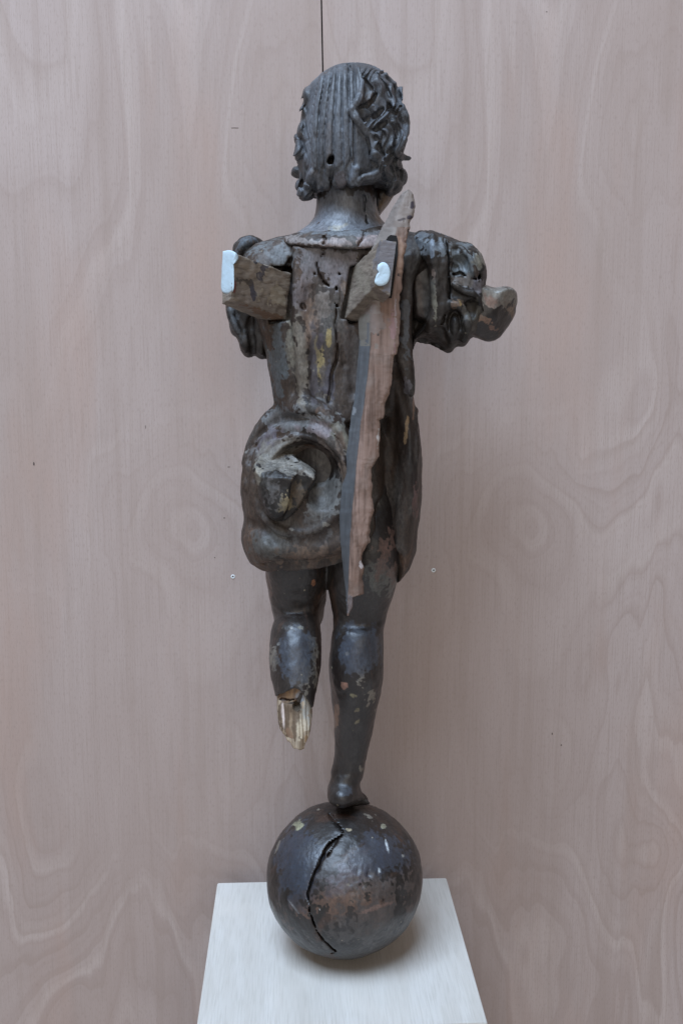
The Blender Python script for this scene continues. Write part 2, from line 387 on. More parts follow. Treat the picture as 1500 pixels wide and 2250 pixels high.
def mat_plywood(name, shift):
    s = NT(name)
    vm = s.n('ShaderNodeVectorMath', operation='SUBTRACT'); s.lk(s.tc, vm.inputs[0]); vm.inputs[1].default_value = (shift, 0, 0); s.tc = vm.outputs[0]
    warp = s.noise(1.5, 3, (1.25, 1, .60), off=(3.1, 0, 1.7), rough=.42, dist=.5)     # slow field whose contours make the cathedral figure
    w2 = s.noise(3.0, 3, (1.9, 1, .42), off=(1, 3, 5.2), rough=.5, dist=.8)
    f = s.math('ADD', s.math('MULTIPLY', warp, 9.0), s.math('MULTIPLY', w2, 2.6))
    for (kx, kz, rr, amp, asp) in KNOTS:
        d = s.n('ShaderNodeVectorMath', operation='SUBTRACT'); s.lk(s.tc, d.inputs[0]); d.inputs[1].default_value = (kx, 0, kz)
        m = s.n('ShaderNodeVectorMath', operation='MULTIPLY'); s.lk(d.outputs[0], m.inputs[0]); m.inputs[1].default_value = (1/rr, 0, asp/rr)
        l = s.n('ShaderNodeVectorMath', operation='LENGTH'); s.lk(m.outputs[0], l.inputs[0])
        g = s.math('DIVIDE', amp, s.math('ADD', 1.0, s.math('POWER', l.outputs['Value'], 2.0))); f = s.math('ADD', f, g)
    fr = s.math('FRACT', f); f2 = s.math('FRACT', s.math('ADD', s.math('MULTIPLY', f, 2.37), .3)); f3 = s.math('FRACT', s.math('MULTIPLY', f, 5.1))
    vis = s.ramp(s.noise(1.7, 3, (1.4, 1, .8), off=(8, 1, 3)), [(.36, .15), (.62, 1.)])      # the figure fades in and out over the sheet
    broad = s.noise(3.2, 4, (1.6, 1, .4), off=(2, 2, 3)); streak = s.noise(30, 4, (1.3, 1, .05), off=(3, 0, 1), dist=.5); fib = s.noise(260, 3, (2.0, 1, .03))
    base = s.mix(s.ramp(broad, [(.35, 0.), (.65, 1.)]), (.385, .293, .252), (.440, .346, .306))
    base = s.mix(s.math('MULTIPLY', vis, s.ramp(fr, [(.0, .55), (.30, 0.), (.9, 0.), (1., .55)])), base, (.52, .42, .37))
    base = s.mix(s.math('MULTIPLY', vis, s.ramp(f2, [(.0, .0), (.06, .38), (.4, 0.)])), base, (.29, .205, .165))
    base = s.mix(s.math('MULTIPLY', vis, s.ramp(f3, [(.0, .0), (.2, .14), (.5, 0.)])), base, (.29, .205, .165))
    base = s.mix(s.ramp(streak, [(.28, .30), (.5, 0.)]), base, (.31, .225, .18))
    base = s.mix(s.ramp(fib, [(.34, .40), (.5, 0.)]), base, (.32, .24, .20))
    red = s.noise(5, 4, (1.4, 1, .3), off=(1, 9, 4)); base = s.mix(s.ramp(red, [(.52, 0.), (.72, .5)]), base, (.41, .27, .21))
    pore = s.noise(650, 2, (1, 1, .2)); base = s.mix(s.ramp(pore, [(.32, .32), (.46, 0.)]), base, (.26, .19, .155))
    s.lk(base, s.b.inputs['Base Color']); s.lk(s.ramp(broad, [(.35, .5), (.65, .66)]), s.b.inputs['Roughness']); s.b.inputs['Specular IOR Level'].default_value = .35
    s.lk(s.bump(broad, .006, .15, s.bump(fib, .0003, .6)), s.b.inputs['Normal']); return s.m
M_back = mat_statue('weathered_paint', (.015, .010, .008), (.076, .049, .034), (.140, .128, .115), (.145, .082, .052), .5, (.48, .66), vert=.28, coat=.12)
M_body = mat_statue('dark_varnish', (.014, .009, .007), (.034, .025, .020), (.052, .046, .042), (.095, .052, .034), .8, (.36, .54), .5, coat=.45)
M_skirt = mat_statue('dark_cloth_paint', (.011, .008, .006), (.036, .026, .020), (.066, .058, .050), (.10, .058, .038), .35, (.46, .64), .5, coat=.12)
M_hair = mat_statue('hair_paint', (.050, .049, .051), (.115, .118, .128), (.175, .186, .208), (.12, .09, .075), .2, (.46, .64), .25, coat=.12)
M_ball = mat_statue('globe_varnish', (.010, .007, .005), (.028, .019, .015), (.042, .036, .034), (.080, .040, .025), .5, (.35, .54), .9, coat=.5)
M_board = mat_wood('bare_pink_wood', (.185, .115, .085), (.270, .178, .140), (.190, .142, .115))
M_boardL = mat_wood('grey_painted_board', (.105, .112, .118), (.165, .172, .178), (.19, .165, .14), axis=(1, 1, .08))
M_block = mat_wood('tenon_wood', (.185, .145, .112), (.265, .215, .168), (.14, .11, .095), axis=(.2, .2, 1), bumpd=.0012)
M_stump = mat_wood('splintered_wood', (.22, .145, .085), (.42, .33, .235), (.33, .27, .21), axis=(1, 1, .05), bumpd=.0014)
M_white = mat_plain('pale_blue_filler', (.50, .605, .66), .8, .002, 60, .10)
M_raw = mat_wood('raw_cavity_wood', (.17, .150, .128), (.25, .225, .20), (.12, .10, .085), axis=(.5, .5, .5))
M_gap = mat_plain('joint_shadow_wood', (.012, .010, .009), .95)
def mat_plinth():
    s = NT('limed_wood'); a = s.noise(9, 5, (3, .35, 1), dist=.5); b = s.noise(210, 4, (2.4, .10, .06)); c = s.noise(4, 3)
    base = s.mix(s.ramp(a, [(.35, 0.), (.65, 1.)]), (.53, .485, .43), (.60, .56, .51)); base = s.mix(s.ramp(b, [(.36, .55), (.54, 0.)]), base, (.45, .41, .355))
    base = s.mix(s.ramp(c, [(.55, 0.), (.7, .5)]), base, (.66, .60, .53)); s.lk(base, s.b.inputs['Base Color']); s.b.inputs['Roughness'].default_value = .6
    s.lk(s.bump(b, .0004, .6), s.b.inputs['Normal']); return s.m
M_plinth = mat_plinth()

# ------------------------------------------------------------------ the setting
def box(name, lo, hi, mat, parent=None, bev=.001, loc=None):
    import bmesh
    bm = bmesh.new(); bmesh.ops.create_cube(bm, size=1)
    for v in bm.verts: v.co = [lo[i]+(v.co[i]+.5)*(hi[i]-lo[i]) for i in range(3)]
    if bev: bmesh.ops.bevel(bm, geom=list(bm.edges), offset=bev, segments=2, affect='EDGES')
    me = bpy.data.meshes.new(name); bm.to_mesh(me); bm.free(); me.materials.append(mat); o = bpy.data.objects.new(name, me); col.objects.link(o)
    if parent: o.parent = parent
    return o
YAW = R(2.5); WY = 0.25
def empty(name, loc, rz=0):
    o = bpy.data.objects.new(name, None); o.empty_display_size = .1; o.location = loc; o.rotation_euler = (0, 0, rz); col.objects.link(o); return o
M_floor = mat_plain('concrete_floor', (.50, .44, .39), .8, .002, 30)
fl = link_mesh('floor', [(-6, -6, -.9), (6, -6, -.9), (6, 2, -.9), (-6, 2, -.9)], [(0, 1, 2, 3)], M_floor, None, False); tag(fl, kind='structure')
wall = empty('plywood_wall', (0, WY, -.9), YAW)
tag(wall, 'pinkish plywood wall of two sheets with a thin dark joint, behind the statue', 'wall')
Mw = Matrix.Rotation(YAW, 3, 'Z')
def wall_local(px, py):
    """photo position -> coordinates on the wall face, in the wall's own frame"""
    a, dy, dz = ray(px, py); n = Mw @ Vector((0, -1, 0)); o = Vector((0, WY, 0)); d = Vector((float(a), float(dy), float(dz))); c = Vector(CAM)
    p = c + d*((o-c).dot(n)/d.dot(n)); q = Mw.transposed() @ (p-o); return q.x, q.z+.9
(ax, az), (bx_, bz) = wall_local(706, 0), wall_local(733, 1350)
sx = lambda z: ax+(bx_-ax)*(z-az)/(bz-az)
def panel(x0, x1, x2, x3, mat, g=.0009):
    # x0,x1 bottom; x2,x3 top ; depth 18 mm
    zt = 2.6; v = [(x0, 0, 0), (x1, 0, 0), (x3, 0, zt), (x2, 0, zt), (x0, .018, 0), (x1, .018, 0), (x3, .018, zt), (x2, .018, zt)]
    return link_mesh('plywood_panel', v, [(0, 1, 2, 3), (5, 4, 7, 6), (1, 5, 6, 2), (4, 0, 3, 7), (3, 2, 6, 7), (4, 5, 1, 0)], mat, wall, False)
_k = wall_local(430, 1165); _k2 = wall_local(1172, 1165); REP = _k2[0]-_k[0]
def _kn(px, py, r, amp, asp): q = wall_local(px, py); return (q[0], q[1]-.9+.9, r, amp, asp)
KNOTS = [_kn(430, 1165, .07, 2.2, .9), _kn(600, 235, .10, 2.2, .5), _kn(110, 1790, .07, 1.6, .45), _kn(500, 1700, .05, 1.5, .4), _kn(250, 880, .10, 1.2, .5), _kn(730, 1890, .06, 1.6, .9)]
panel(sx(0)-1.6, sx(0)-.0011, sx(2.6)-1.6, sx(2.6)-.0011, mat_plywood('plywood_left', 0.0))
panel(sx(0)+.0011, sx(0)+1.6, sx(2.6)+.0011, sx(2.6)+1.6, mat_plywood('plywood_right', REP))
box('batten', (sx(1.3)-.06, .0185, 0), (sx(1.3)+.06, .04, 2.6), M_gap, wall, 0)
M_ring = mat_plain('white_filler_ring', (.7, .7, .68), .7, .0003)
def ringhole(px, py, r):
    x, z = wall_local(px, py); v = []; f = []; n = 20; m = .00082
    for j, (rr, y) in enumerate(((r, -.0002), (r*.85, -.0009), (r*.5, -.0009), (r*.35, -.0003))):
        for i in range(n): a = 2*math.pi*i/n; v.append((x+rr*math.cos(a), y, z+rr*math.sin(a)))
    for j in range(3):
        for i in range(n): f.append((j*n+i, j*n+(i+1) % n, (j+1)*n+(i+1) % n, (j+1)*n+i))
    o = link_mesh('screw_hole', v, f, M_ring, wall, True)
    v = [(x+r*.4*math.cos(2*math.pi*i/n), -.00035, z+r*.4*math.sin(2*math.pi*i/n)) for i in range(n)]
    h = link_mesh('hole_bottom', v, [tuple(range(n))], M_gap, o, False)
ringhole(512, 1267, .0034); ringhole(952, 1253, .0034)
def nick(px, py, w_, h_):
    x, z = wall_local(px, py); n = 8; v = [(x+w_*math.cos(2*math.pi*i/n)*(1+.2*math.sin(i*3)), -.00025, z+h_*math.sin(2*math.pi*i/n)) for i in range(n)]
    link_mesh('nick', v, [tuple(range(n))], M_nick, wall, False)
M_nick = mat_plain('nick_brown', (.10, .07, .055), .8)
for a in ((472, 1225, .0009, .0009), (493, 1138, .0012, .0010), (503, 1026, .0022, .0006), (75, 1019, .0013, .0028), (320, 938, .0005, .003), (1200, 26, .001, .0008), (1212, 1612, .0010, .002), (1232, 1637, .0012, .0014), (516, 281, .006, .0005)):
    nick(*a)
# plinth
pl = empty('plinth', (-.0065, 0, 0), YAW); tag(pl, 'pale limed wood display plinth carrying the statue, in front of the plywood wall', 'plinth')
box('top_board', (-.18, -.18, -.018), (.18, .18, 0), M_plinth, pl, .0012)
for n_, lo, hi in (('front_panel', (-.178, -.178, -.9), (.178, -.160, -.0185)), ('back_panel', (-.178, .160, -.9), (.178, .178, -.0185)), ('side_panel', (-.178, -.1595, -.9), (-.160, .1595, -.0185)), ('side_panel', (.160, -.1595, -.9), (.178, .1595, -.0185))):
    box(n_, lo, hi, M_plinth, pl, .001)

# ------------------------------------------------------------------ the statue
st = empty('carved_statue', (0, -.018, 0))
tag(st, 'dark weathered carved wooden figure seen from behind, one leg broken off, balancing on a ball', 'statue')
PIN = (.30, .235, .215); OCH = (.33, .235, .10); GRY = (.17, .165, .16); BLU = (.13, .15, .175); WHT = (.42, .40, .36); BRN = (.16, .105, .075); DRK = (.03, .026, .026); ORG = (.30, .13, .06); BEI = (.22, .19, .15)

# ---- body: neck, trunk inside the clothes, both legs, foot, arm stump: one surface
B = Vol(575, 385, 1145, 1785, -.12, .13, .0019)
B.loft([(385, 706, 815, .005, .045), (430, 697, 824, .004, .043), (455, 694, 828, .003, .042), (478, 689, 836, .002, .043), (495, 676, 848, .002, .047), (510, 655, 862, .003, .053), (526, 630, 884, .004, .060), (545, 612, 905, .005, .058), (560, 610, 900, .005, .045), (600, 610, 900, .005, .042), (700, 615, 880, .005, .042), (800, 620, 870, .005, .042), (900, 650, 860, .005, .040), (1000, 600, 870, .01, .05), (1100, 580, 875, .01, .052), (1180, 580, 880, .01, .05), (1220, 590, 875, .01, .04)], n=2.2)
B.loft([(1150, 592, 716, .01, .055), (1245, 583, 722, .015, .050), (1290, 588, 719, .025, .045), (1330, 596, 714, .035, .042), (1360, 602, 708, .045, .036), (1390, 615, 695, .05, .025), (1400, 635, 680, .05, .01)])
B.ell(652, 1366, .048, 46, 30, .034)
# left calf comes back towards the viewer
B.loft([(1345, 622, 690, .006, .022), (1354, 610, 697, .004, .030), (1370, 600, 702, .000, .036), (1400, 594, 705, -.006, .041), (1440, 591, 706, -.014, .042), (1480, 595, 703, -.024, .039), (1510, 601, 697, -.032, .036), (1540, 607, 690, -.040, .032), (1575, 612, 685, -.046, .029)], k=.014)
B.clip([(560, 1300), (560, 1522), (606, 1526), (618, 1510), (636, 1500), (650, 1494), (662, 1500), (674, 1518), (684, 1540), (689, 1562), (702, 1562), (702, 1600), (560, 1640), (560, 1700), (712, 1700), (712, 1300)][1:13][:0] or
       [(590, 1533), (606, 1526), (618, 1510), (636, 1500), (650, 1494), (662, 1500), (674, 1518), (684, 1540), (689, 1560), (700, 1575), (700, 1660), (590, 1660)], -.03, 'cut', .0005)
# right leg
B.loft([(1090, 770, 872, .02, .045), (1130, 745, 880, .012, .056), (1180, 730, 884, .008, .066), (1220, 722, 882, .006, .066), (1270, 720, 873, .006, .056), (1310, 724, 862, .006, .045), (1345, 730, 851, .006, .036), (1362, 733, 846, .004, .034), (1376, 733, 842, .000, .040), (1400, 730, 841, -.003, .043), (1440, 723, 842, -.004, .045), (1480, 722, 842, -.003, .045), (1520, 727, 836, .000, .041), (1560, 731, 828, .002, .036), (1600, 734, 820, .004, .031), (1640, 736, 810, .005, .027), (1672, 733, 802, .005, .025), (1694, 727, 797, .004, .026), (1706, 728, 795, .004, .026), (1720, 731, 789, .004, .024), (1742, 730, 788, .004, .026), (1760, 735, 785, .004, .02)], k=.008)
B.ell(751, 1741, -.010, 33, 28, .031, k=.010)
B.stroke([(757, 1746, 25), (775, 1754, 22), (790, 1764, 20)], Y=.035, k=.012)
B.stroke([(762, 1752, 22), (790, 1770, 19)], Y=.075, k=.012)
B.stroke([(757, 1750, 26), (778, 1757, 20), (796, 1763, 13), (810, 1767, 8)], Y=-.002, k=.010)
B.clip([(690, 1771), (735, 1766), (765, 1769), (800, 1766), (850, 1772), (850, 1800), (690, 1800)], -.02, 'cut', .002, -.12, .0)
# chin seen below the hair, and the arm stump
B.pillow([(815, 400), (868, 415), (858, 440), (843, 462), (832, 476), (820, 470)], .045, .03, 18, k=.006)
B.pillow([(900, 560), (1000, 600), (1045, 622), (1062, 627), (1085, 633), (1105, 630), (1124, 636), (1135, 656), (1132, 688), (1116, 718), (1096, 742), (1074, 752), (1050, 745), (1000, 730), (900, 700)], .0, .041, 13, k=.003, sm=2)
B.plane((1128, 650, -.02), (1136, 690, .0), (1100, 640, -.045), (1000, 680, 0), k=.004, lim=1000)
B.plane((1060, 700, -.043), (1120, 690, -.034), (1080, 750, -.012), (1000, 640, 0), k=.003, lim=1000)
# spine of neck crack, creases
B.crack([(800, 430), (801, 455), (804, 478), (808, 492)], 2.0, .010)
B.stroke([(735, 1698), (760, 1702), (790, 1698)], 5, 'cut', k=.004, off=.003)
B.bump(.0016, .030, 3); B.bump(.0007, .010, 5)
pb = [(760, 480, 110, 60, 0, (.20, .215, .245), 1, .4), (700, 505, 60, 22, 0, (.21, .225, .25), 1, .5), (752, 495, 20, 5, 20, (.33, .30, .24), .9, 1.3), (850, 446, 16, 40, -20, (.24, .16, .09), .95, .3), (752, 497, 18, 5, 25, (.33, .30, .24), 1, .9),  # the two broad neck patches: blue-grey dust plus painted-in sheen
      (1090, 650, 52, 24, 0, (.25, .225, .19), 1, .6), (1078, 660, 16, 14, 0, (.26, .15, .11), .9, .8), (1070, 705, 18, 8, -20, (.24, .14, .09), .9, .9), (1080, 718, 8, 16, 30, (.22, .12, .08), .9, .9), (1126, 690, 10, 30, 20, (.22, .15, .10), .8, .8),
      (688, 1281, 5, 7, -15, (.36, .15, .07), 1, .3), (590, 1300, 7, 60, 3, (.17, .11, .09), .7, .7), (835, 1265, 34, 38, 0, (.12, .12, .105), .7, .8), (845, 1215, 22, 45, 0, (.15, .085, .065), .8, .8),
      (640, 1379, 4, 4, 0, WHT, 1, .2), (660, 1379, 6, 4, 0, (.40, .34, .20), 1, .2), (612, 1415, 3, 4, 0, WHT, 1, .4), (600, 1445, 9, 18, 0, BEI, .8, 1.6), (692, 1450, 8, 30, 0, BEI, .8, 1.6), (670, 1490, 16, 22, 0, BEI, .7, 1.7),
      (762, 1436, 4, 4, 0, WHT, 1, .4), (756, 1507, 8, 8, 0, (.30, .15, .10), 1, .4), (775, 1528, 9, 4, -20, (.26, .22, .12), 1, .7), (815, 1530, 7, 16, 10, BEI, .8, 1.4), (739, 1570, 7, 30, 0, (.22, .12, .07), .9, .4), (795, 1490, 10, 25, 0, BEI, .5, 1.8), (783, 1590, 6, 20, 0, (.2, .16, .09), .6, 1.6),
      (795, 1690, 6, 5, 0, BEI, .8, 1.), (650, 1440, 38, 66, 0, (.055, .064, .082), .8, .35), (785, 1425, 48, 58, 0, (.058, .068, .09), .8, .35), (760, 1735, 16, 14, 0, (.055, .062, .075), .7, .4)]  # blue patches on calves and heel paint in a sheen highlight
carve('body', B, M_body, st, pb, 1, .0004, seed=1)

# ---- splintered end of the left calf
W = Vol(590, 1480, 705, 1650, -.12, .03, .0013)
W.loft([(1486, 614, 690, -.026, .030), (1520, 609, 689, -.034, .031), (1560, 610, 686, -.042, .027), (1590, 611, 688, -.048, .025), (1636, 620, 686, -.056, .018)], k=0)
for i, (x, y) in enumerate([(615, 1545), (622, 1570), (630, 1560), (640, 1575), (648, 1590), (658, 1560), (666, 1580), (674, 1560)]):
    W.stroke([(x, y-45), (x+1, y), (x+2, y+60)], 2.2 if i % 2 else 3.2, 'cut', k=.001, off=.0005)
W.clip([(606, 1480), (607, 1530), (609, 1556), (613, 1585), (617, 1596), (621, 1597), (628, 1603), (634, 1613), (639, 1614), (643, 1622), (649, 1631), (655, 1633), (659, 1631), (664, 1634), (669, 1631), (672, 1618), (677, 1610), (681, 1602), (684, 1580), (688, 1555), (691, 1530), (690, 1480)], -.045, 'and', .0004)
W.clip([(600, 1470), (600, 1538), (655, 1536), (663, 1500), (650, 1480)], -.045, 'cut', .001, -.2, -.058)
W.stroke([(614, 1538), (622, 1536), (636, 1539), (646, 1537)], 1.6, 'cut', k=.0008, deep=.006)
W.stroke([(662, 1526, 2.5), (656, 1542, 4.5), (651, 1552, 7.5)], mode='cut', k=.001, deep=.012)
W.ell(669, 1514, -.062, 8, 3.5, .004, k=.001)
W.bump(.0012, .006, 8, 2, (1, 1, .18))
pw = [(674, 1560, 11, 46, 0, (.33, .31, .27), .9, .9), (660, 1600, 15, 28, 0, (.47, .385, .275), .8, .9), (632, 1570, 20, 48, 4, (.11, .072, .045), .95, .6), (640, 1590, 4, 30, 4, (.28, .2, .13), .9, .6), (646, 1600, 4, 30, 4, (.12, .08, .05), .9, .6), (622, 1570, 3, 30, 4, (.62, .50, .44), .9, .3), (636, 1520, 24, 24, -10, (.26, .16, .09), .95, .5), (625, 1512, 3, 22, -6, (.10, .07, .05), .9, .6), (648, 1510, 3, 22, -6, (.13, .085, .06), .9, .6), (636, 1512, 4, 25, -5, (.12, .08, .06), .8, .6), (669, 1514, 9, 4, 5, (.72, .70, .58), 1, .2), (652, 1551, 9, 10, 0, (.03, .02, .012), 1, .4), (648, 1543, 16, 3, 8, (.03, .02, .015), 1, .5), (622, 1528, 8, 16, 0, (.2, .13, .09), .8, .8), (660, 1532, 9, 12, 20, (.2, .2, .21), .9, .5), (630, 1537, 18, 3, 3, (.07, .05, .05), .9, .5), (673, 1622, 5, 14, -15, (.30, .19, .10), .8, .5), (636, 1612, 6, 12, 30, (.22, .13, .08), .8, .5)]  # near-black patches put the cavity's shade into its colour
carve('broken_end', W, M_stump, st, pw, 1, .0003, grain=.0005, seed=12)

# ---- tunic with bodice, hip roll, hollow and hanging drape
T = Vol(520, 500, 960, 1305, -.125, .125, .0018)
T.loft([(508, 690, 850, .008, .034), (522, 620, 900, .008, .044), (536, 580, 930, .008, .050), (560, 560, 945, .008, .054), (600, 556, 940, .006, .058), (650, 560, 925, .004, .060), (720, 568, 905, .002, .062), (780, 585, 896, .002, .061), (830, 594, 892, .003, .059), (870, 604, 890, .005, .056), (888, 618, 888, .007, .053), (900, 640, 886, .01, .046), (915, 650, 885, .01, .044)], n=2.7, k=.003)
T.pillow([(636, 905), (603, 930), (568, 965), (543, 1005), (532, 1050), (532, 1095), (540, 1140), (533, 1172), (538, 1205), (556, 1238), (584, 1253), (640, 1250), (700, 1244), (760, 1232), (815, 1215), (850, 1150), (855, 1040), (850, 950), (790, 900), (700, 885)], .006, .072, 75, k=.006)
T.loft([(1110, 545, 800, .006, .058), (1160, 548, 800, .006, .063), (1210, 560, 800, .006, .064), (1265, 572, 795, .006, .064)], n=2.4, k=.010)
# hem undercut and lower left lobe
T.clip([(500, 1262), (556, 1247), (584, 1255), (640, 1250), (700, 1244), (760, 1232), (900, 1205), (900, 1330), (500, 1330)], -.04, 'cut', .0015, -.2, .2)
T.pillow([(540, 1150), (533, 1180), (541, 1212), (556, 1236), (580, 1252), (600, 1230), (585, 1190), (565, 1160)], .03, .03, 20, k=.006)
# right drape
T.pillow([(880, 760), (896, 800), (906, 860), (917, 930), (926, 1010), (926, 1080), (919, 1150), (912, 1210), (902, 1240), (885, 1265), (869, 1280), (864, 1240), (850, 1180), (838, 1120), (830, 1050), (835, 950), (845, 860), (850, 780)], .018, .052, 30, k=.008)
T.stroke([(912, 905, 6), (906, 960, 12), (898, 1040, 17), (890, 1120, 15), (880, 1200, 10)], k=.012, off=.0)
T.stroke([(917, 890, 3), (914, 950, 6), (912, 1010, 5), (915, 1080, 3)], mode='cut', k=.006, off=.002)
T.stroke([(862, 850, 5), (862, 920, 9), (858, 1000, 11), (852, 1080, 12), (846, 1130, 14), (840, 1150, 10)], mode='cut', k=.010, off=.002)
T.ell(842, 1125, -.055, 20, 30, .030, mode='cut', k=.012)
T.pillow([(880, 560), (876, 680), (872, 740), (870, 780), (878, 820), (890, 856), (900, 872), (909, 868), (912, 840), (908, 780), (904, 720), (908, 640), (912, 560)], -.050, .0075, 12, k=.004)
# side seam edge of the bodice
T.stroke([(640, 600, 3), (634, 700, 4), (640, 760, 4), (646, 830, 4), (650, 890, 4)], mode='cut', k=.006, off=.0005)
T.pillow([(641, 540), (640, 640), (642, 700), (648, 770), (652, 830), (656, 890), (660, 930), (700, 930), (760, 930), (820, 930), (860, 800), (870, 700), (870, 540)], -.044, .0175, 9, k=.006, sm=0)
# shoulder slope by the neck, left
T.ell(598, 592, -.008, 72, 54, .047, rot=8, k=.018); T.ell(900, 566, -.008, 60, 54, .042, rot=-14, k=.016)
# slots round both tenons
T.clip([(598, 584), (645, 590), (641, 704), (590, 712), (570, 650)], -.05, 'cut', .001, -.2, -.028)
T.stroke([(640, 570, 4), (634, 585, 6), (628, 594, 5)], mode='cut', k=.002, off=0, deep=.015)
T.clip([(768, 584), (815, 575), (815, 712), (748, 700)], -.06, 'cut', .001, -.2, -.035)
# bodice lines and cracks
T.crack([(711, 556), (702, 567), (697, 580), (700, 600), (712, 620), (724, 630)], 1.8, .008)
T.crack([(805, 545), (800, 560), (796, 572)], 2.2, .008)
T.crack([(738, 632), (735, 655), (738, 672)], 4.5, .010, .5)
T.crack([(738, 680), (738, 720), (741, 760), (738, 795), (730, 812), (728, 840), (722, 880), (716, 896)], 1.3, .007)
T.stroke([(752, 620, 3), (748, 680, 3), (752, 720, 4), (756, 800, 4)], mode='cut', k=.005, off=.001)
T.stroke([(680, 640, 3), (684, 720, 5), (690, 800, 6), (694, 870, 5)], mode='cut', k=.010, off=.001)
T.stroke([(770, 700, 4), (780, 740, 7), (776, 860, 7)], mode='cut', k=.010, off=.001)
for x, y, r_ in ((658, 622, 3), (662, 629, 2.5), (664, 670, 3), (667, 676, 2), (746, 601, 4), (690, 600, 2), (705, 590, 1.8), (722, 625, 2)):
    T.stroke([(x, y), (x+1, y+1.5)], r_, 'cut', k=.0006, deep=.006, n=1)
# hip roll: double band round the hollow
def arc(cx, cy, rx, ry_, a0, a1, n=12, rot=0, rr=None):
    o = []
    for i in range(n+1):
        a = R(a0+(a1-a0)*i/n); x = rx*math.cos(a); y = ry_*math.sin(a); c_, s_ = math.cos(R(rot)), math.sin(R(rot))
        p = (cx+x*c_-y*s_, cy+x*s_+y*c_); o.append(p if rr is None else p+(rr[0]+(rr[1]-rr[0])*math.sin(math.pi*i/n),))
    return o
T.stroke(arc(655, 1062, 120, 166, 196, 352, rr=(7, 20)), k=.012, off=.003)
T.stroke(arc(652, 1060, 112, 122, 175, 372, rr=(8, 13)), k=.006, off=.004)
T.stroke(arc(655, 1060, 120, 146, 200, 345), 4, 'cut', k=.005, off=.003)
T.stroke(arc(655, 1072, 100, 100, 20, 185, rr=(3, 5)), k=.008, off=.0)
T.stroke(arc(640, 1085, 90, 98, 95, 178), 3, 'cut', k=.004, off=.001)
# hollow
T.stroke(arc(657, 1056, 113, 136, 196, 350), 3.5, 'cut', k=.002, off=.0005)
T.stroke([(560, 985), (590, 945), (640, 915), (700, 912), (745, 945)], 2.5, 'cut', k=.002, off=.0005)
T.ell(672, 1030, -.085, 80, 62, .062, rot=-12, mode='cut', k=.003)
T.ell(700, 1070, -.098, 52, 82, .052, rot=8, mode='cut', k=.003)
T.ell(640, 1020, -.090, 78, 46, .040, rot=14, mode='cut', k=.003)
T.ell(600, 1080, -.100, 42, 60, .034, mode='cut', k=.004)
T.stroke(arc(655, 1058, 98, 100, 196, 372, rr=(3, 5)), k=.0015, off=.003)
T.stroke([(590, 1200), (660, 1215), (740, 1200), (800, 1170)], 10, k=.012, off=-.004)
T.stroke([(545, 1150), (575, 1160), (600, 1190)], 6, 'cut', k=.010, off=.002)
T.stroke([(560, 1238), (640, 1236), (720, 1226), (780, 1212)], 2.5, 'cut', k=.003, off=.001)
T.bump(.0022, .035, 21); T.bump(.0011, .010, 25, 2, (1, 1, .5))
pt = [(700, 570, 60, 30, 0, (.20, .185, .19), .9, .8), (760, 590, 45, 45, 0, (.22, .195, .20), .9, .7), (605, 560, 50, 26, 0, (.14, .145, .145), .7, 1.1), (660, 640, 26, 40, 0, (.18, .15, .15), .8, .9),
      (610, 790, 20, 105, 0, (.105, .118, .125), .85, .8), (640, 760, 12, 60, 10, (.20, .18, .14), .85, .7), (662, 800, 14, 95, 4, (.21, .175, .135), .9, .6), (684, 700, 14, 60, 0, (.20, .13, .09), .7, .8), (708, 670, 18, 40, 0, (.20, .165, .14), .8, .8),
      (690, 800, 10, 90, 0, (.07, .058, .062), .9, .6), (722, 745, 6, 22, 0, (.30, .22, .085), .95, .7), (698, 770, 6, 34, 0, (.24, .18, .09), .9, .8), (706, 800, 9, 40, 0, (.30, .225, .10), .95, .6), (704, 745, 7, 26, -6, (.06, .045, .05), 1, .5), (720, 840, 16, 50, 0, (.07, .06, .07), .8, .7), (770, 800, 20, 90, 0, (.075, .058, .05), .85, .7), (760, 640, 8, 22, 15, (.22, .16, .12), .9, .6), (712, 872, 9, 9, 0, BEI, .9, 1.4),
      (660, 925, 90, 24, 0, (.19, .19, .19), .85, .7), (700, 940, 30, 16, 0, (.22, .18, .185), .9, .8), (590, 970, 22, 34, -35, (.15, .13, .15), .7, .7), (750, 960, 14, 40, 20, (.19, .17, .13), .9, .9), (752, 1010, 8, 50, 8, (.17, .12, .09), .9, .9),
      (630, 1005, 60, 36, 0, (.24, .22, .19), .95, .5), (712, 1090, 36, 56, 8, (.15, .145, .135), .95, .5), (690, 1000, 45, 26, 0, (.13, .10, .085), .9, .5), (650, 1170, 80, 20, 0, (.085, .075, .07), .5, .9), (716, 1150, 8, 12, -20, BEI, .9, .7), (640, 1163, 7, 4, -10, WHT, .8, .9), (590, 1200, 34, 30, 0, (.10, .095, .085), .8, .8), (620, 1180, 20, 14, 0, (.12, .12, .115), .7, .9),
      (893, 940, 4, 34, -6, (.36, .24, .13), 1, .5), (909, 890, 3, 36, -4, (.28, .16, .10), 1, .5), (912, 1100, 8, 30, 0, (.15, .08, .07), .8, .9), (895, 850, 12, 22, 0, (.20, .185, .20), .9, .5), (890, 720, 10, 90, 0, (.12, .125, .135), .8, .7), (700, 1220, 70, 16, 5, (.12, .075, .05), .7, 1.2)]
carve('tunic', T, M_back, st, pt, 1, .0005, seed=2)

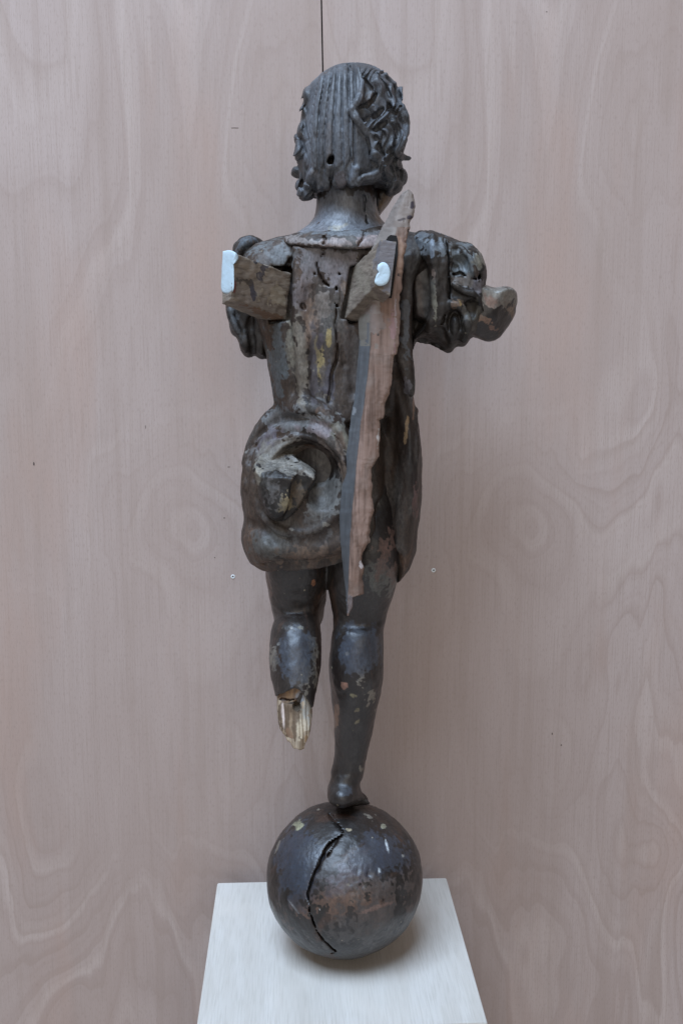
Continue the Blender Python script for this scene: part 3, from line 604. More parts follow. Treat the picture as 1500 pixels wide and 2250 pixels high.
# ---- hewn lump in the hollow
K = Vol(550, 970, 705, 1155, -.13, .02, .0015)
K.pillow([(556, 1028), (566, 1008), (588, 988), (620, 986), (652, 1008), (694, 1040), (686, 1066), (668, 1098), (645, 1128), (618, 1142), (594, 1136), (578, 1110), (566, 1066)], -.055, .040, 26, k=.002, sm=2)
K.plane((560, 1040, -.094), (690, 1042, -.085), (620, 985, -.055), (620, 1120, -.05)); K.plane((600, 1048, -.094), (700, 1048, -.090), (690, 1000, -.05), (600, 1120, -.05))
K.clip([(660, 1030), (640, 1060), (636, 1100), (620, 1145), (720, 1160), (720, 1030)], -.08, 'cut', .002, -.2, -.076)
K.stroke([(572, 1024, 3), (600, 1008, 5), (630, 1004, 4), (650, 1012, 3)], mode='cut', k=.006, off=.001)
K.stroke([(590, 1040, 2), (620, 1024, 2.5), (650, 1022, 2), (690, 1038, 2)], k=.003, off=.001)
K.stroke([(576, 1040), (578, 1070), (584, 1110)], 3, 'cut', k=.003, off=.001)
K.bump(.0022, .018, 31); K.bump(.001, .006, 35)
carve('hewn_lump', K, M_skirt, st, [(600, 1008, 50, 28, 0, (.24, .215, .18), .95, .6), (645, 1026, 60, 18, -5, (.27, .245, .21), .95, .6), (565, 1050, 10, 34, -10, (.28, .24, .18), .7, .8), (628, 1100, 14, 26, 10, (.26, .20, .11), .8, 1.3), (600, 1075, 26, 34, 0, (.10, .09, .085), .6, .9), (655, 1080, 20, 34, 15, (.10, .07, .045), .8, .6)], 1, .0006, seed=33)

# ---- collar
C_ = Vol(600, 490, 900, 570, -.1, .1, .0015)
C_.loft([(488, 680, 846, .002, .042), (500, 668, 858, .003, .048), (515, 642, 880, .003, .060), (530, 616, 902, .003, .071), (545, 606, 912, .003, .077), (565, 600, 920, .003, .079)], n=2.3)
C_.clip([(613, 526), (618, 534), (640, 541), (670, 546), (700, 548), (730, 551), (765, 554), (800, 553), (835, 547), (870, 535), (898, 520), (880, 500), (850, 494), (800, 506), (760, 512), (700, 512), (650, 512), (622, 517)], -.03, 'and', .003, sm=3)
C_.crack([(711, 518), (714, 530), (706, 540), (702, 552)], 1.8, .006); C_.crack([(802, 508), (796, 525), (787, 536), (786, 552)], 2.0, .006)
C_.bump(.0014, .014, 41)
carve('collar', C_, M_back, st, [(735, 534, 34, 13, 0, (.32, .25, .225), .95, .5), (815, 527, 30, 16, 15, (.34, .265, .25), .95, .5), (660, 527, 40, 9, -8, (.26, .22, .20), .9, .7), (760, 512, 90, 6, 0, (.16, .17, .18), .8, .6)], 1, .0005, seed=42)

# ---- left sleeve
SL = Vol(485, 510, 620, 800, -.09, .1, .0017)
SL.pillow([(514, 566), (518, 540), (535, 524), (556, 520), (576, 530), (588, 546), (610, 560), (615, 640), (600, 700), (592, 730), (592, 782), (580, 790), (568, 788), (558, 780), (548, 785), (536, 778), (528, 760), (522, 742), (510, 732), (503, 712), (498, 680), (500, 620)], .020, .034, 26, k=.004, sm=3)
SL.pillow([(514, 580), (516, 548), (528, 528), (545, 520), (562, 523), (574, 534), (572, 560), (560, 585)], .005, .026, 18, k=.006, sm=3); SL.stroke([(522, 560, 5), (532, 540, 6), (548, 530, 6), (560, 536, 5)], k=.005, off=.001); SL.stroke([(535, 565), (545, 548), (560, 545)], 4, 'cut', k=.006, off=.0)
SL.stroke([(575, 530), (560, 545), (552, 570), (560, 600)], 5, 'cut', k=.006, off=.001)
SL.stroke([(505, 680, 7), (515, 710, 9), (532, 745, 8), (540, 775, 5)], k=.006, off=.002)
SL.stroke([(554, 690, 5), (551, 720, 9), (554, 750, 10), (556, 775, 5)], mode='cut', k=.004, off=-.004)
SL.stroke([(572, 700, 6), (576, 740, 8), (575, 775, 5)], k=.006, off=.0)
SL.stroke([(520, 690), (532, 715), (536, 722)], 2.5, 'cut', k=.004)
SL.bump(.0025, .02, 51); SL.bump(.001, .008, 55)
carve('sleeve', SL, M_skirt, st, [(545, 540, 28, 16, 0, (.10, .12, .14), .7, .8), (568, 570, 12, 16, 0, GRY, .8, .8), (515, 715, 12, 40, 10, (.08, .082, .085), .6, .9)], 1, .0005, seed=52)

# ---- right sleeve: slashed puff with folds
SR = Vol(885, 500, 1075, 785, -.105, .1, .0016)
SR.pillow([(893, 520), (925, 507), (960, 512), (985, 522), (1005, 530), (1030, 536), (1050, 553), (1062, 578), (1066, 610), (1062, 640), (1061, 672), (1056, 704), (1046, 732), (1030, 744), (1018, 760), (1002, 762), (988, 775), (974, 772), (962, 760), (944, 752), (926, 746), (912, 752), (904, 768), (898, 700), (890, 600)], .0, .056, 44, k=.003, sm=3)
SR.pillow([(905, 580), (915, 560), (932, 570), (944, 600), (948, 640), (944, 680), (934, 715), (918, 738), (906, 742), (904, 680)], -.05, .036, 14, mode='cut', k=.0028, sm=3)
SR.stroke([(950, 520, 8), (952, 560, 10), (956, 610, 10), (955, 660, 10), (948, 705, 8), (940, 730, 5)], k=.006, off=.003)
SR.stroke([(974, 528, 8), (974, 580, 9), (974, 640, 10), (966, 700, 11)], k=.008, off=.0)
SR.stroke([(990, 540, 6), (1010, 545, 7), (1030, 565, 8), (1040, 590, 8), (1050, 620, 8), (1052, 650, 6)], k=.0028, off=.003)
SR.ell(1008, 580, -.062, 22, 22, .014, mode='cut', k=.0028)
SR.stroke([(992, 572, 4), (1008, 582, 5), (1014, 600, 5)], k=.002, off=.002)
SR.stroke([(1045, 560, 7), (1056, 590, 8)], k=.0028, off=.002)
SR.stroke([(998, 626, 9), (1020, 640, 8), (1046, 650, 6), (1056, 680, 6)], k=.0028, off=.004)
SR.ell(1036, 680, -.060, 20, 26, .018, mode='cut', k=.0028)
SR.stroke([(994, 668, 8), (1008, 672, 8), (1022, 695, 9), (1026, 722, 9), (1018, 746, 8)], k=.005, off=.005)
SR.ell(999, 712, -.058, 15, 32, .016, mode='cut', k=.002)
SR.ell(998, 714, -.046, 14, 28, .012, k=.003)
SR.stroke([(970, 725, 5), (975, 745, 5), (990, 762, 4)], mode='cut', k=.005, off=.001)
SR.stroke([(920, 748, 5), (945, 752, 6), (975, 766, 6)], k=.002, off=.0)
SR.crack([(977, 522), (982, 550), (985, 590), (987, 640), (985, 662)], 2.8, .012, .6)
SR.crack([(987, 604), (1000, 602), (1010, 600), (1028, 608), (1046, 613)], 2.2, .010, .6)
SR.crack([(985, 662), (978, 690), (971, 712)], 1.8, .006, .8)
SR.ell(1048, 610, -.040, 6, 9, .02, mode='cut', k=.002); SR.ell(1056, 648, -.030, 5, 6, .02, mode='cut', k=.002)
SR.bump(.0013, .02, 61); SR.bump(.0012, .007, 65)
carve('sleeve', SR, M_skirt, st, [(935, 540, 40, 26, 0, (.15, .165, .18), .85, .8), (1015, 570, 30, 36, 0, (.14, .155, .16), .85, .8), (950, 545, 6, 30, 0, (.22, .26, .31), .9, .6), (1054, 570, 12, 16, 0, (.20, .175, .13), .7, 1.1), (1050, 630, 14, 16, 0, (.17, .15, .16), .9, .7), (1012, 620, 18, 12, 0, (.17, .14, .12), .8, .8), (1010, 666, 3, 7, 15, (.50, .32, .06), 1, .3), (1002, 668, 14, 8, 0, (.17, .10, .06), .9, .7), (954, 670, 4, 40, 5, (.28, .26, .20), .9, 1.1), (951, 600, 4, 12, 0, (.24, .18, .15), .9, .8), (925, 650, 22, 80, 0, (.045, .038, .032), .7, .5), (1038, 690, 20, 40, 0, (.085, .075, .06), .7, .7)], 1, .0006, seed=62)

# ---- hair
H = Vol(632, 128, 912, 452, -.105, .11, .00115)
H.loft([(147, 757, 790, .022, .010), (150, 738, 812, .020, .026), (156, 722, 830, .018, .040), (166, 706, 845, .015, .052), (180, 692, 862, .011, .064), (200, 676, 880, .008, .075), (240, 668, 887, .006, .082), (280, 661, 891, .004, .084), (320, 656, 890, .003, .083), (360, 654, 886, .003, .080), (390, 660, 882, .003, .075), (412, 668, 874, .004, .072), (428, 672, 866, .005, .068)], k=.0)
H.clip([(694, 480), (693, 425), (703, 420), (716, 424), (724, 417), (727, 394), (731, 412), (742, 418), (756, 415), (761, 404), (766, 408), (774, 411), (782, 407), (800, 403), (820, 397), (838, 390), (848, 402), (852, 480)], -.05, 'cut', .003, -.2, .07, sm=2)
# straight planks of hair over the back: each a raised strip with a sharp groove at its side
gro = [[(708, 158), (697, 231), (688, 300), (686, 366)], [(724, 152), (717, 231), (707, 301), (702, 360)], [(740, 147), (736, 231), (735, 290), (737, 336)], [(752, 150), (752, 200), (756, 249), (764, 300)], [(765, 145), (767, 198), (764, 240)], [(777, 150), (779, 200), (770, 245)], [(692, 182), (682, 250), (673, 300), (675, 370)], [(728, 240), (722, 300), (722, 340)], [(748, 270), (751, 320), (748, 370)]]
gl = [[(704, 150), (689, 231), (682, 300), (686, 420)], [(718, 150), (703, 231), (698, 301), (700, 420)], [(731, 146), (719, 231), (711, 300), (713, 420)], [(742, 142), (735, 231), (731, 300), (733, 420)], [(752, 140), (750, 200), (752, 300), (756, 420)], [(765, 140), (766, 200), (768, 260), (772, 420)], [(778, 140), (780, 200), (776, 240), (776, 420)], [(790, 140), (797, 200), (783, 240), (812, 300), (824, 420)]]
H.planks(gl, .0038, 132, 385, steps=(.8, .1, .6, .1, .9, .2))
# parting ridge and curled locks at the right
def lock(pts, off=.002, gr=2.2):
    pts = [(a[0], a[1], a[2]*1.15) for a in pts]; H.stroke(pts, k=.0025, off=off+.0022)
    q = [(a[0]+a[2]*.35, a[1]+a[2]*.25, max(gr, a[2]*.3)) for a in pts]; H.stroke(q, mode='cut', k=.0015, off=.0004)
H.ell(842, 270, -.092, 52, 130, .026, mode='cut', k=.012)
lock([(787, 152, 4), (795, 180, 5), (793, 205, 5), (786, 222, 6), (774, 240, 7), (784, 262, 7), (800, 284, 7), (812, 304, 8), (820, 326, 8), (822, 345, 6)], .002)
H.waves(lambda y: np.interp(y, [130, 155, 180, 222, 240, 284, 304, 345, 372, 420], [792, 790, 800, 792, 782, 806, 818, 828, 834, 842]), .0080, 145, 425)
lock([(880, 236, 8), (888, 262, 10), (886, 292, 10), (876, 316, 10), (872, 336, 8), (886, 346, 6), (899, 348, 4)], .003)
lock([(824, 338, 6), (837, 355, 7), (837, 372, 7), (822, 386, 8), (800, 390, 7), (788, 402, 6)], .004)
for pts in ([(796, 160, 3), (802, 176, 5), (814, 190, 6), (818, 198, 3)], [(826, 206, 3), (812, 226, 6), (800, 232, 6), (786, 232, 4)], [(840, 240, 4), (828, 250, 7), (812, 258, 6), (800, 268, 6), (796, 262, 3)],
            [(853, 228, 4), (858, 240, 7), (861, 254, 6)], [(846, 268, 5), (834, 276, 7), (822, 286, 5)], [(842, 162, 3), (864, 186, 5), (876, 212, 6), (880, 232, 4)], [(826, 158, 3), (846, 186, 4), (858, 212, 5)],
            [(870, 262, 4), (876, 290, 4), (868, 316, 5), (852, 334, 4)], [(830, 306, 4), (832, 326, 5), (842, 340, 4)], [(846, 352, 5), (838, 376, 6), (848, 398, 5)], [(866, 352, 4), (872, 376, 5), (876, 400, 5)], [(858, 366, 3), (866, 390, 4)],
            [(806, 300, 3), (812, 322, 4), (813, 342, 3)]):
    H.stroke(pts, mode='cut', k=.002, off=.0, deep=.005)
H.stroke([(776, 350, 3), (764, 366, 5), (760, 384, 5), (766, 402, 4)], mode='cut', k=.002, off=.0)
# ends of the locks along the nape and the left side
for pts, r_ in (([(694, 376), (690, 396), (693, 424)], 4), ([(727, 376), (727, 396)], 5), ([(712, 368), (702, 388), (706, 420)], 3), ([(740, 372), (733, 390), (737, 412)], 3), ([(752, 362), (744, 372), (728, 382)], 3.5), ([(682, 384), (676, 404), (680, 424)], 3)):
    H.stroke(pts, r_, 'cut', k=.003, off=.0008)
lock([(782, 372, 6), (778, 390, 8), (774, 402, 5)], .0, 1.5)
lock([(688, 380, 8), (680, 402, 10), (674, 420, 11), (668, 430, 9)], .0, 2)
for x, y, Y_, rx, rz, ry_ in ((655, 378, .02, 17, 13, .016), (672, 427, -.005, 18, 14, .022), (659, 408, .01, 9, 12, .016), (658, 335, -.01, 13, 26, .03), (664, 290, -.005, 11, 22, .03), (675, 222, .0, 10, 26, .03), (668, 255, .0, 8, 16, .03), (655, 305, .01, 10, 14, .02), (866, 408, .0, 18, 16, .03), (884, 390, .01, 11, 16, .02), (840, 398, .0, 22, 14, .03)):
    H.ell(x, y, Y_, rx, rz, ry_, k=.004)
for pts in ([(664, 318), (672, 345), (668, 372)], [(672, 240), (668, 268), (674, 300)], [(708, 380), (706, 400), (712, 420)], [(730, 375), (730, 400), (732, 420)], [(694, 400), (690, 420), (692, 440)], [(658, 270), (666, 280)], [(652, 318), (666, 312), (678, 305)]):
    H.stroke(pts, 3.2, 'cut', k=.002, off=.0005)
H.waves(lambda y: np.interp(y, [190, 300, 380, 440], [672, 668, 684, 694]), .0042, 205, 440, side=-1)
H.stroke([(728, 346, 7), (726, 353, 8)], mode='cut', k=.0012, deep=.022, n=2)
H.crack([(766, 138), (767, 150), (766, 160)], 2.0, .006)
H.bump(.0012, .016, 71); H.bump(.0008, .006, 75, 2, (1, 1, .3))
carve('hair', H, M_hair, st, [(727, 350, 8, 10, 0, (.02, .015, .012), 1, .2), (722, 290, 7, 60, 0, (.16, .13, .12), .8, .7), (730, 250, 60, 90, 0, (.115, .12, .13), .6, 1.1), (748, 398, 14, 16, 0, (.12, .095, .095), .8, .5), (775, 390, 12, 18, 0, (.15, .165, .19), .8, .6), (885, 280, 8, 30, 0, (.15, .165, .19), .7, .8), (810, 210, 16, 16, 0, (.09, .07, .06), .7, .8)], 1, .0004, seed=72)  # near-black patch paints extra shade into the carved hole

# ---- globe under the foot
G = Vol(570, 1745, 945, 2125, -.14, .105, .0017)
bc = np.array([P(756, 1936, -.018)[0], -.003, .1030]); br = .1086; bz = .1030
S_ = (slice(0, G.n[0]), slice(0, G.n[1]), slice(0, G.n[2])); x_, y_, z_ = G.xyz(S_)
G.put(S_, (np.sqrt((x_-bc[0])**2+(y_-bc[1])**2+((z_-bc[2])*br/bz)**2)-br).astype('f4'), 'add', 0)
G.stroke([(725, 1798, 1.9), (741, 1816, 3.2), (754, 1833, 2.8), (738, 1846, 2.4), (724, 1858, 3.2), (713, 1872, 1.9), (711, 1882, 3.5), (703, 1894, 2.4), (698, 1911, 3.5), (690, 1922, 2.6), (685, 1938, 3.7), (681, 1950, 2.9), (677, 1968, 3.8), (680, 1985, 2.7), (680, 2003, 3.4), (686, 2016, 2.6), (690, 2028, 3.7), (700, 2048, 2.9), (706, 2060, 4.0), (714, 2069, 3.2), (727, 2081, 4.0), (737, 2090, 2.4)], mode='cut', k=.001, deep=.014, n=3)
G.stroke([(690, 1925, 5), (679, 1960, 7), (682, 2000, 6), (697, 2045, 4)], mode='cut', k=.003, off=.001)
G.crack([(741, 1848), (731, 1862), (719, 1882)], 2.0, .008); G.crack([(736, 2090), (728, 2096)], 2.5, .008)
G.stroke([(812, 1905), (806, 1925)], 1.6, 'cut', k=.001)
G.stroke([(740, 2020, 5), (752, 2030, 6), (760, 2022, 4)], mode='cut', k=.004, off=.002)
G.bump(.0022, .05, 81); G.bump(.0008, .012, 85)
I = np.nonzero(np.abs(G.F) < .012); p_ = np.stack([G.X[I[0]], G.Y[I[1]], G.Z[I[2]]], 1); qx, qy = proj(p_)
mk = np.clip(1.5-np.sqrt(((qx-810)/85)**2+((qy-1948)/55)**2)*1.3, 0, 1); G.F[I] += (mk*.0035*(np.abs(fbm(p_/.009, 3, 88))-.12)).astype('f4')
carve('globe', G, M_ball, st, [(785, 1975, 95, 42, 12, (.12, .066, .044), .8, 1.3), (770, 1925, 55, 30, 30, (.085, .066, .074), .8, .6), (830, 1880, 66, 52, 0, (.045, .052, .070), .75, .35), (655, 1890, 50, 90, 0, (.036, .044, .062), .75, .35), (800, 2040, 90, 40, 15, (.07, .06, .055), .7, 1.0), (835, 1950, 55, 28, 0, (.09, .07, .062), .7, 1.2),  # two dark-blue patches paint the skylight's sheen onto the globe
      (654, 1813, 11, 8, 20, (.40, .38, .24), 1, .6), (766, 1823, 9, 4, -10, (.38, .31, .2), 1, .5), (842, 1815, 6, 5, -20, (.40, .36, .25), 1, .3), (849, 1856, 2.2, 17, 14, (.62, .66, .68), 1, .15), (833, 1913, 1.8, 6, 4, (.62, .66, .68), 1, .1), (885, 1880, 2.5, 3, 0, WHT, 1, .2), (610, 1860, 2.2, 14, -20, BEI, 1, .5), (765, 1944, 3, 3, 0, BEI, 1, .3), (702, 1999, 2, 3, 0, WHT, 1, .2), (647, 1995, 1.6, 16, 38, (.22, .22, .22), .8, .4), (825, 1995, 30, 3, 20, (.22, .13, .10), .8, .8), (700, 1778, 5, 3, 20, BEI, .9, .6), (812, 1797, 10, 5, -20, BEI, .7, 1.3)], 1, .0003, seed=82)

# ---- tenon blocks and wing board
def hexa(name, c8, mat, parent, n=16, amp=.0012, seed=0, patches=()):
    """c8: front TL TR BR BL, back TL TR BR BL as (px,py,Y); worn block with uneven faces and softened edges"""
    c = [P(*a) for a in c8]; V = []; Q = []
    def face(a, b, d, e, nu, nv):
        o = len(V)
        for j in range(nv+1):
            for i in range(nu+1):
                u, v = i/nu, j/nv; V.append((a*(1-u)+b*u)*(1-v)+(e*(1-u)+d*u)*v)
        for j in range(nv):
            for i in range(nu): Q.append((o+j*(nu+1)+i, o+(j+1)*(nu+1)+i, o+(j+1)*(nu+1)+i+1, o+j*(nu+1)+i+1))
    A = c; n2 = n
    face(A[0], A[1], A[2], A[3], n, n2); face(A[5], A[4], A[7], A[6], n, n2); face(A[4], A[0], A[3], A[7], n, n2)
    face(A[1], A[5], A[6], A[2], n, n2); face(A[4], A[5], A[1], A[0], n, n2); face(A[3], A[2], A[6], A[7], n, n2)
    V = np.array(V); Q = np.array(Q); key = np.round(V*1e6).astype(np.int64); _, ix, inv = np.unique(key, axis=0, return_index=True, return_inverse=True); inv = inv.ravel()
    V = V[ix]; Q = inv[Q]; N = vnormals(V, Q); ctr = V.mean(0)
    # soften edges: verts whose smooth normal is far from any face normal are edge verts
    cnt = np.zeros(len(V)); fn = np.cross(V[Q[:, 2]]-V[Q[:, 0]], V[Q[:, 3]]-V[Q[:, 1]]); fn /= np.linalg.norm(fn, axis=1)[:, None]; acc = np.zeros_like(V)
    for a in range(4):
        for d in range(3): acc[:, d] += np.bincount(Q[:, a], weights=fn[:, d], minlength=len(V))
        cnt += np.bincount(Q[:, a], minlength=len(V))
    edge = 1-np.linalg.norm(acc, axis=1)/cnt
    V = V - N*(edge*.0022*(1+.8*fbm(V*160, 2, seed)))[:, None] + N*(amp*fbm(V*np.array([110, 110, 110]), 4, seed+1))[:, None]
    C = paint(V, N, patches, seed); o = link_mesh(name, V, Q, mat, parent, True, C); return o
def weld_angle(o, deg=42):
    me = o.data; me.set_sharp_from_angle(angle=R(deg))
tl = hexa('tenon_block', [(517, 558, -.125), (640, 602, -.046), (627, 702, -.044), (508, 657, -.125), (490, 556, -.104), (615, 596, -.018), (598, 712, -.018), (488, 668, -.104)], M_block, st, 40, .0016, 91,
     [(560, 575, 6, 12, 15, (.05, .045, .05), .9, .8), (556, 645, 7, 22, 8, (.05, .045, .055), 1, .7), (577, 600, 8, 18, -15, (.06, .05, .055), .9, .9), (536, 618, 14, 8, -20, (.07, .055, .045), .8, 1.2), (600, 650, 26, 30, 0, (.28, .23, .17), .7, 1.0), (515, 630, 4, 12, 0, (.15, .05, .04), .9, .5), (585, 690, 50, 8, -18, (.13, .075, .045), .8, .6)])
weld_angle(tl); tl['label'] = 'left tenon block, pale filler on its end'
tr = hexa('tenon_block', [(837, 526, -.150), (871, 530, -.150), (857, 651, -.148), (822, 629, -.150), (775, 588, -.050), (812, 592, -.050), (797, 712, -.050), (755, 702, -.050)], M_block, st, 40, .0010, 95,
     [(850, 580, 24, 60, 0, (.16, .145, .15), .95, .5), (800, 620, 12, 50, 35, (.20, .165, .125), .6, .9)])
weld_angle(tr); tr['label'] = 'right tenon block piercing the wing board'
def patch_on(name, poly, mat, parent, Yf, lift=.0016, seed=0):
    """lump of filler: outline traced on a face whose depth is Yf(px,py), domed, with thickness"""
    poly = [tuple(q) for q in spline(list(poly)+[poly[0]], 5)[:-1]]; cx = np.mean([p[0] for p in poly]); cy = np.mean([p[1] for p in poly]); V = []; Q = []; n = len(poly)
    rings = [(1.0, -.0012), (1.0, lift*.35), (.93, lift*.8), (.75, lift), (.5, lift*1.05), (.25, lift)]
    for s_, h in rings:
        for (x, y) in poly:
            X_ = cx+(x-cx)*s_; Y2 = cy+(y-cy)*s_; V.append(P(X_, Y2, Yf(X_, Y2)-h))
    V.append(P(cx, cy, Yf(cx, cy)-lift))
    V = np.array(V); V[:, 1] += .0009*fbm(V*160, 3, seed)
    for j in range(len(rings)-1):
        for i in range(n): Q.append((j*n+i, j*n+(i+1) % n, (j+1)*n+(i+1) % n, (j+1)*n+i))
    k = (len(rings)-1)*n
    for i in range(n): Q.append((k+i, k+(i+1) % n, len(V)-1))
    return link_mesh(name, V, [tuple(reversed(q)) for q in Q], mat, parent, True)
def Yplane(a, b, c):
    A = np.array([[a[0], a[1], 1], [b[0], b[1], 1], [c[0], c[1], 1]], float); s_ = np.linalg.solve(A, np.array([a[2], b[2], c[2]])); return lambda x, y: s_[0]*x+s_[1]*y+s_[2]
yl = Yplane((490, 556, -.104), (517, 558, -.127), (488, 668, -.104)); 
def yl2(x, y): return yl(x, y) if x < 516 else -.1262+(x-517)*.00064
fl1 = patch_on('filler_patch', [(490, 552), (505, 550), (519, 556), (524, 566), (520, 574), (514, 577), (514, 600), (512, 640), (488, 641), (487, 600)], M_white, tl, lambda x, y: (yl(x, y) if x < 514 else yl2(x, y))-.0006, .0022, 3)
fl2 = patch_on('filler_patch', [(830, 582), (840, 576), (850, 580), (856, 592), (857, 604), (853, 618), (845, 626), (832, 628), (823, 622), (824, 612), (827, 604), (831, 598), (828, 591)], M_white, tr, lambda x, y: -.1508, .0022, 5)
# board: rows (py, left outline, split, right edge)
Lx = np.array([(417, 894), (421, 886), (429, 879), (453, 864), (478, 850), (502, 837), (525, 827), (555, 811), (590, 800), (630, 795), (674, 791), (706, 786), (747, 790), (788, 786), (840, 782), (900, 774), (960, 766), (1032, 758), (1080, 750), (1128, 746), (1181, 748), (1224, 751), (1284, 758), (1330, 761), (1353, 763)])
Sx = np.array([(417, 896), (429, 886), (453, 876), (478, 868), (502, 862), (525, 856), (560, 846), (600, 832), (655, 820), (727, 817), (780, 813), (829, 809), (852, 806), (900, 799), (960, 791), (1020, 785), (1080, 780), (1140, 774), (1200, 769), (1260, 767), (1308, 764), (1353, 763.5)])
Rx = np.array([(417, 898), (421, 904), (427, 908), (441, 911), (462, 909), (478, 906), (484, 902), (492, 901), (514, 897), (532, 892), (541, 894), (560, 888), (584, 886), (604, 883), (645, 879), (686, 878), (727, 877), (770, 873), (779, 872), (781, 865), (809, 862), (850, 857), (866, 851), (883, 846), (919, 844), (923, 833), (945, 834), (960, 835), (985, 834), (1003, 833), (1018, 825), (1027, 817), (1056, 816), (1090, 818), (1123, 821), (1140, 815), (1152, 812), (1190, 811), (1207, 799), (1220, 796), (1234, 794), (1245, 799), (1260, 798), (1272, 797), (1290, 799), (1305, 799), (1309, 788), (1312, 776), (1335, 773), (1345, 768), (1353, 764.5)])
ysr = np.arange(417, 1354, 1.6); lx = np.interp(ysr, Lx[:, 0], Lx[:, 1]); sx_ = np.interp(ysr, Sx[:, 0], Sx[:, 1]); rx_ = np.interp(ysr, Rx[:, 0], Rx[:, 1])
nz = fbm(np.stack([ysr*.09, ysr*0, ysr*0], 1), 3, 97); rx_ = rx_+nz*1.8*(ysr > 440); lx = np.minimum(lx+.8*fbm(np.stack([ysr*.05, ysr*0+3, ysr*0], 1), 2, 98), rx_-1.5); sx_ = np.clip(sx_+.6*fbm(np.stack([ysr*.07, ysr*0+7, ysr*0], 1), 2, 99), lx+.8, rx_-.6)
Yf = np.interp(ysr, [417, 520, 700, 900, 1150, 1353], [-.118, -.125, -.124, -.128, -.120, -.108]); dep = np.interp(ysr, [417, 440, 520, 1150, 1300, 1353], [.012, .03, .05, .05, .035, .006])
NF, NL = 14, 8
def sheet(cols, name, mat, seed, amp, patches, closed=False):
    V = np.stack(cols, 1); nr, nc = V.shape[:2]; V = V.reshape(-1, 3); Q = []
    i = np.arange(nr-1)[:, None]*nc; j = np.arange(nc-1)[None, :]; a = (i+j).ravel(); Q = np.stack([a, a+nc, a+nc+1, a+1], 1)
    N = vnormals(V, Q); V = V+N*(amp*(fbm(V*np.array([500, 500, 30]), 3, seed)+.8*fbm(V*90, 3, seed+4)))[:, None]; return V, Q, N
front = [P(sx_+(rx_-sx_)*t, ysr, Yf+.0035*(abs(t*2-1)**6)) for t in np.linspace(0, 1, NF)]
left = [P(lx+(sx_-lx)*t, ysr, Yf+dep*(1-t)+.0035*(t**12)) for t in np.linspace(0, 1, NL)]
backx = lx+(rx_-sx_)*.8
back = [P(backx+(lx-backx)*t, ysr, Yf+dep) for t in np.linspace(0, 1, 4)]
right = [P(rx_+(backx-rx_)*t, ysr, Yf+.0035*(1-t)+dep*t) for t in np.linspace(0, 1, 6)]
bd = bpy.data.objects.new('wing_board', None)
gridv = left+front[1:]+right[1:]+back[1:-1]; V = np.stack(gridv, 1); nr, nc = V.shape[:2]; V = V.reshape(-1, 3)
i = np.arange(nr-1)[:, None]*nc; j = np.arange(nc)[None, :]; j2 = (j+1) % nc; Q = np.stack([(i+j).ravel(), (i+nc+j).ravel(), (i+nc+j2).ravel(), (i+j2).ravel()], 1)
bpy.data.objects.remove(bd)
N = vnormals(V, Q); V2 = V+N*(.0011*fbm(V*np.array([600, 600, 22]), 3, 101)+.0015*fbm(V*np.array([90, 90, 60]), 4, 105)*(np.arange(nc) >= NL-1)[None, :].repeat(nr, 0).reshape(-1))[:, None]
pbd = []
LF = [(783, 860, 17, 260, 0, (.11, .118, .125), 1, .1)]
C = np.zeros((len(V), 4)); jj = np.tile(np.arange(nc), nr); yy = np.repeat(ysr, nc)
isl = (jj < NL-1) & (yy > 690); C[isl] = [.095, .103, .110, 1]; C[isl, :3] *= (1+.5*fbm(V[isl]*np.array([300, 300, 25]), 3, 113))[:, None]; n3 = fbm(V*np.array([120, 120, 40]), 3, 107)
low = isl & (yy < 760) & (n3 > -.2); C[low] = [.20, .18, .15, 1]
up = (jj < NL+3) & (yy <= 690) & (yy > 416); C[up] = [.24, .205, .18, .85]; C[(yy < 500)] = [.225, .185, .16, .85]
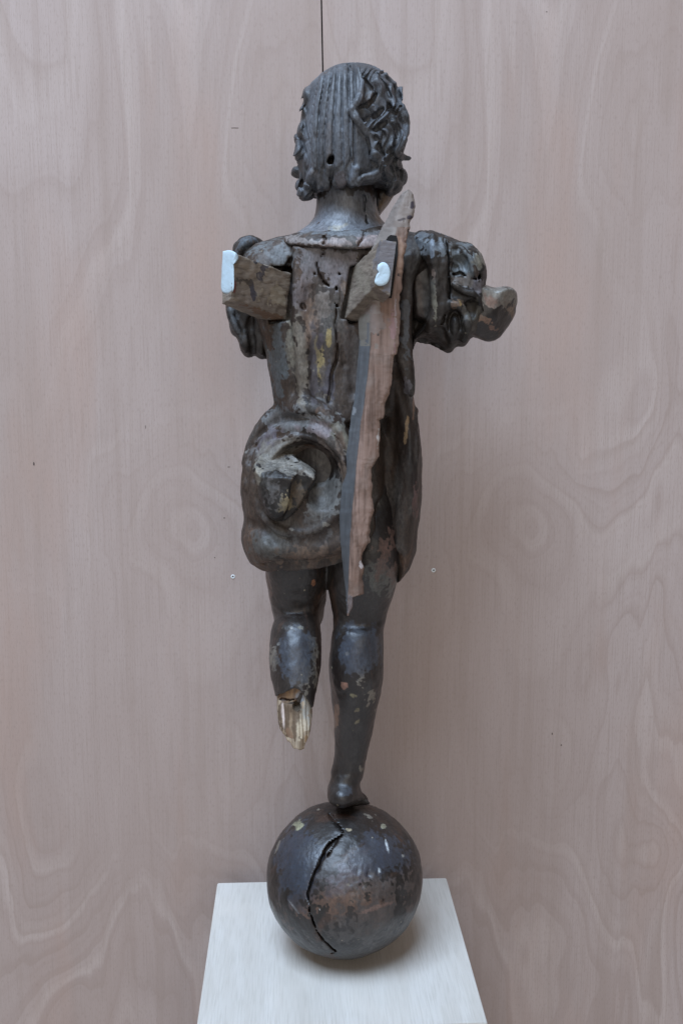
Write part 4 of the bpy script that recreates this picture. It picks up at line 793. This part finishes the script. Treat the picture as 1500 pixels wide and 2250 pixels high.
chips_ = [(905, 452, 5, 8, -10, (.03, .025, .035), 1, .3), (900, 477, 9, 6, 20, (.03, .025, .035), 1, .5), (885, 482, 10, 3, 15, (.05, .04, .04), .9, .6), (896, 507, 3, 4, 0, DRK, 1, .3), (880, 604, 7, 4, 0, DRK, .9, .5), (820, 732, 3, 3, 0, DRK, 1, .4), (829, 735, 3, 3, 0, DRK, 1, .4), (837, 722, 4, 2, 0, DRK, 1, .4), (775, 1315, 5, 3, 0, DRK, 1, .3), (826, 760, 10, 22, 0, (.20, .155, .125), .8, .8), (775, 1335, 12, 20, 20, (.15, .12, .115), .8, .6), (793, 1240, 4, 12, 0, (.42, .36, .34), .9, .8), (832, 965, 4, 30, 0, (.40, .35, .32), .8, 1.0), (866, 735, 10, 40, 0, (.27, .165, .155), .8, .8), (870, 690, 3, 60, 3, (.33, .27, .26), .7, .9), (880, 560, 10, 40, 5, (.30, .19, .135), .9, .5), (778, 905, 2, 12, -8, (.30, .31, .32), .9, .6), (826, 700, 18, 30, 0, (.20, .15, .125), .7, .9)]
C2 = paint(V2, N, chips_, 111); a2 = C2[:, 3:4]; Cc = np.concatenate([C2[:, :3]*a2+C[:, :3]*(1-a2), np.maximum(C[:, 3:4], a2)], 1); z0 = (C[:, 3] == 0); Cc[z0, :3] = C2[z0, :3]; Cc[z0, 3] = C2[z0, 3]

board = link_mesh('wing_board', V2, Q, M_board, st, True, Cc); board.data.set_sharp_from_angle(angle=R(50))
caps = link_mesh('slot_shade_card', [P(852, 520, -.1278), P(858, 516, -.1278), P(871, 518, -.1278), P(874, 528, -.1278), P(874, 560, -.1278), P(868, 600, -.1278), P(860, 655, -.1278), P(854, 655, -.1278), P(846, 530, -.1278)], [(8, 7, 6, 5, 4, 3, 2, 1, 0)], M_gap, board, False)  # flat near-black card paints the shade of an open slot

# keep the scene tidy: the statue's parts are parented to an empty at its foot, undo the empty's offset
for o in st.children: o.matrix_parent_inverse = st.matrix_basis.inverted()
for o in list(st.children):
    for c2 in o.children: pass
print('tris', sum(len(o.data.polygons)*2 for o in bpy.data.objects if o.type == 'MESH'))
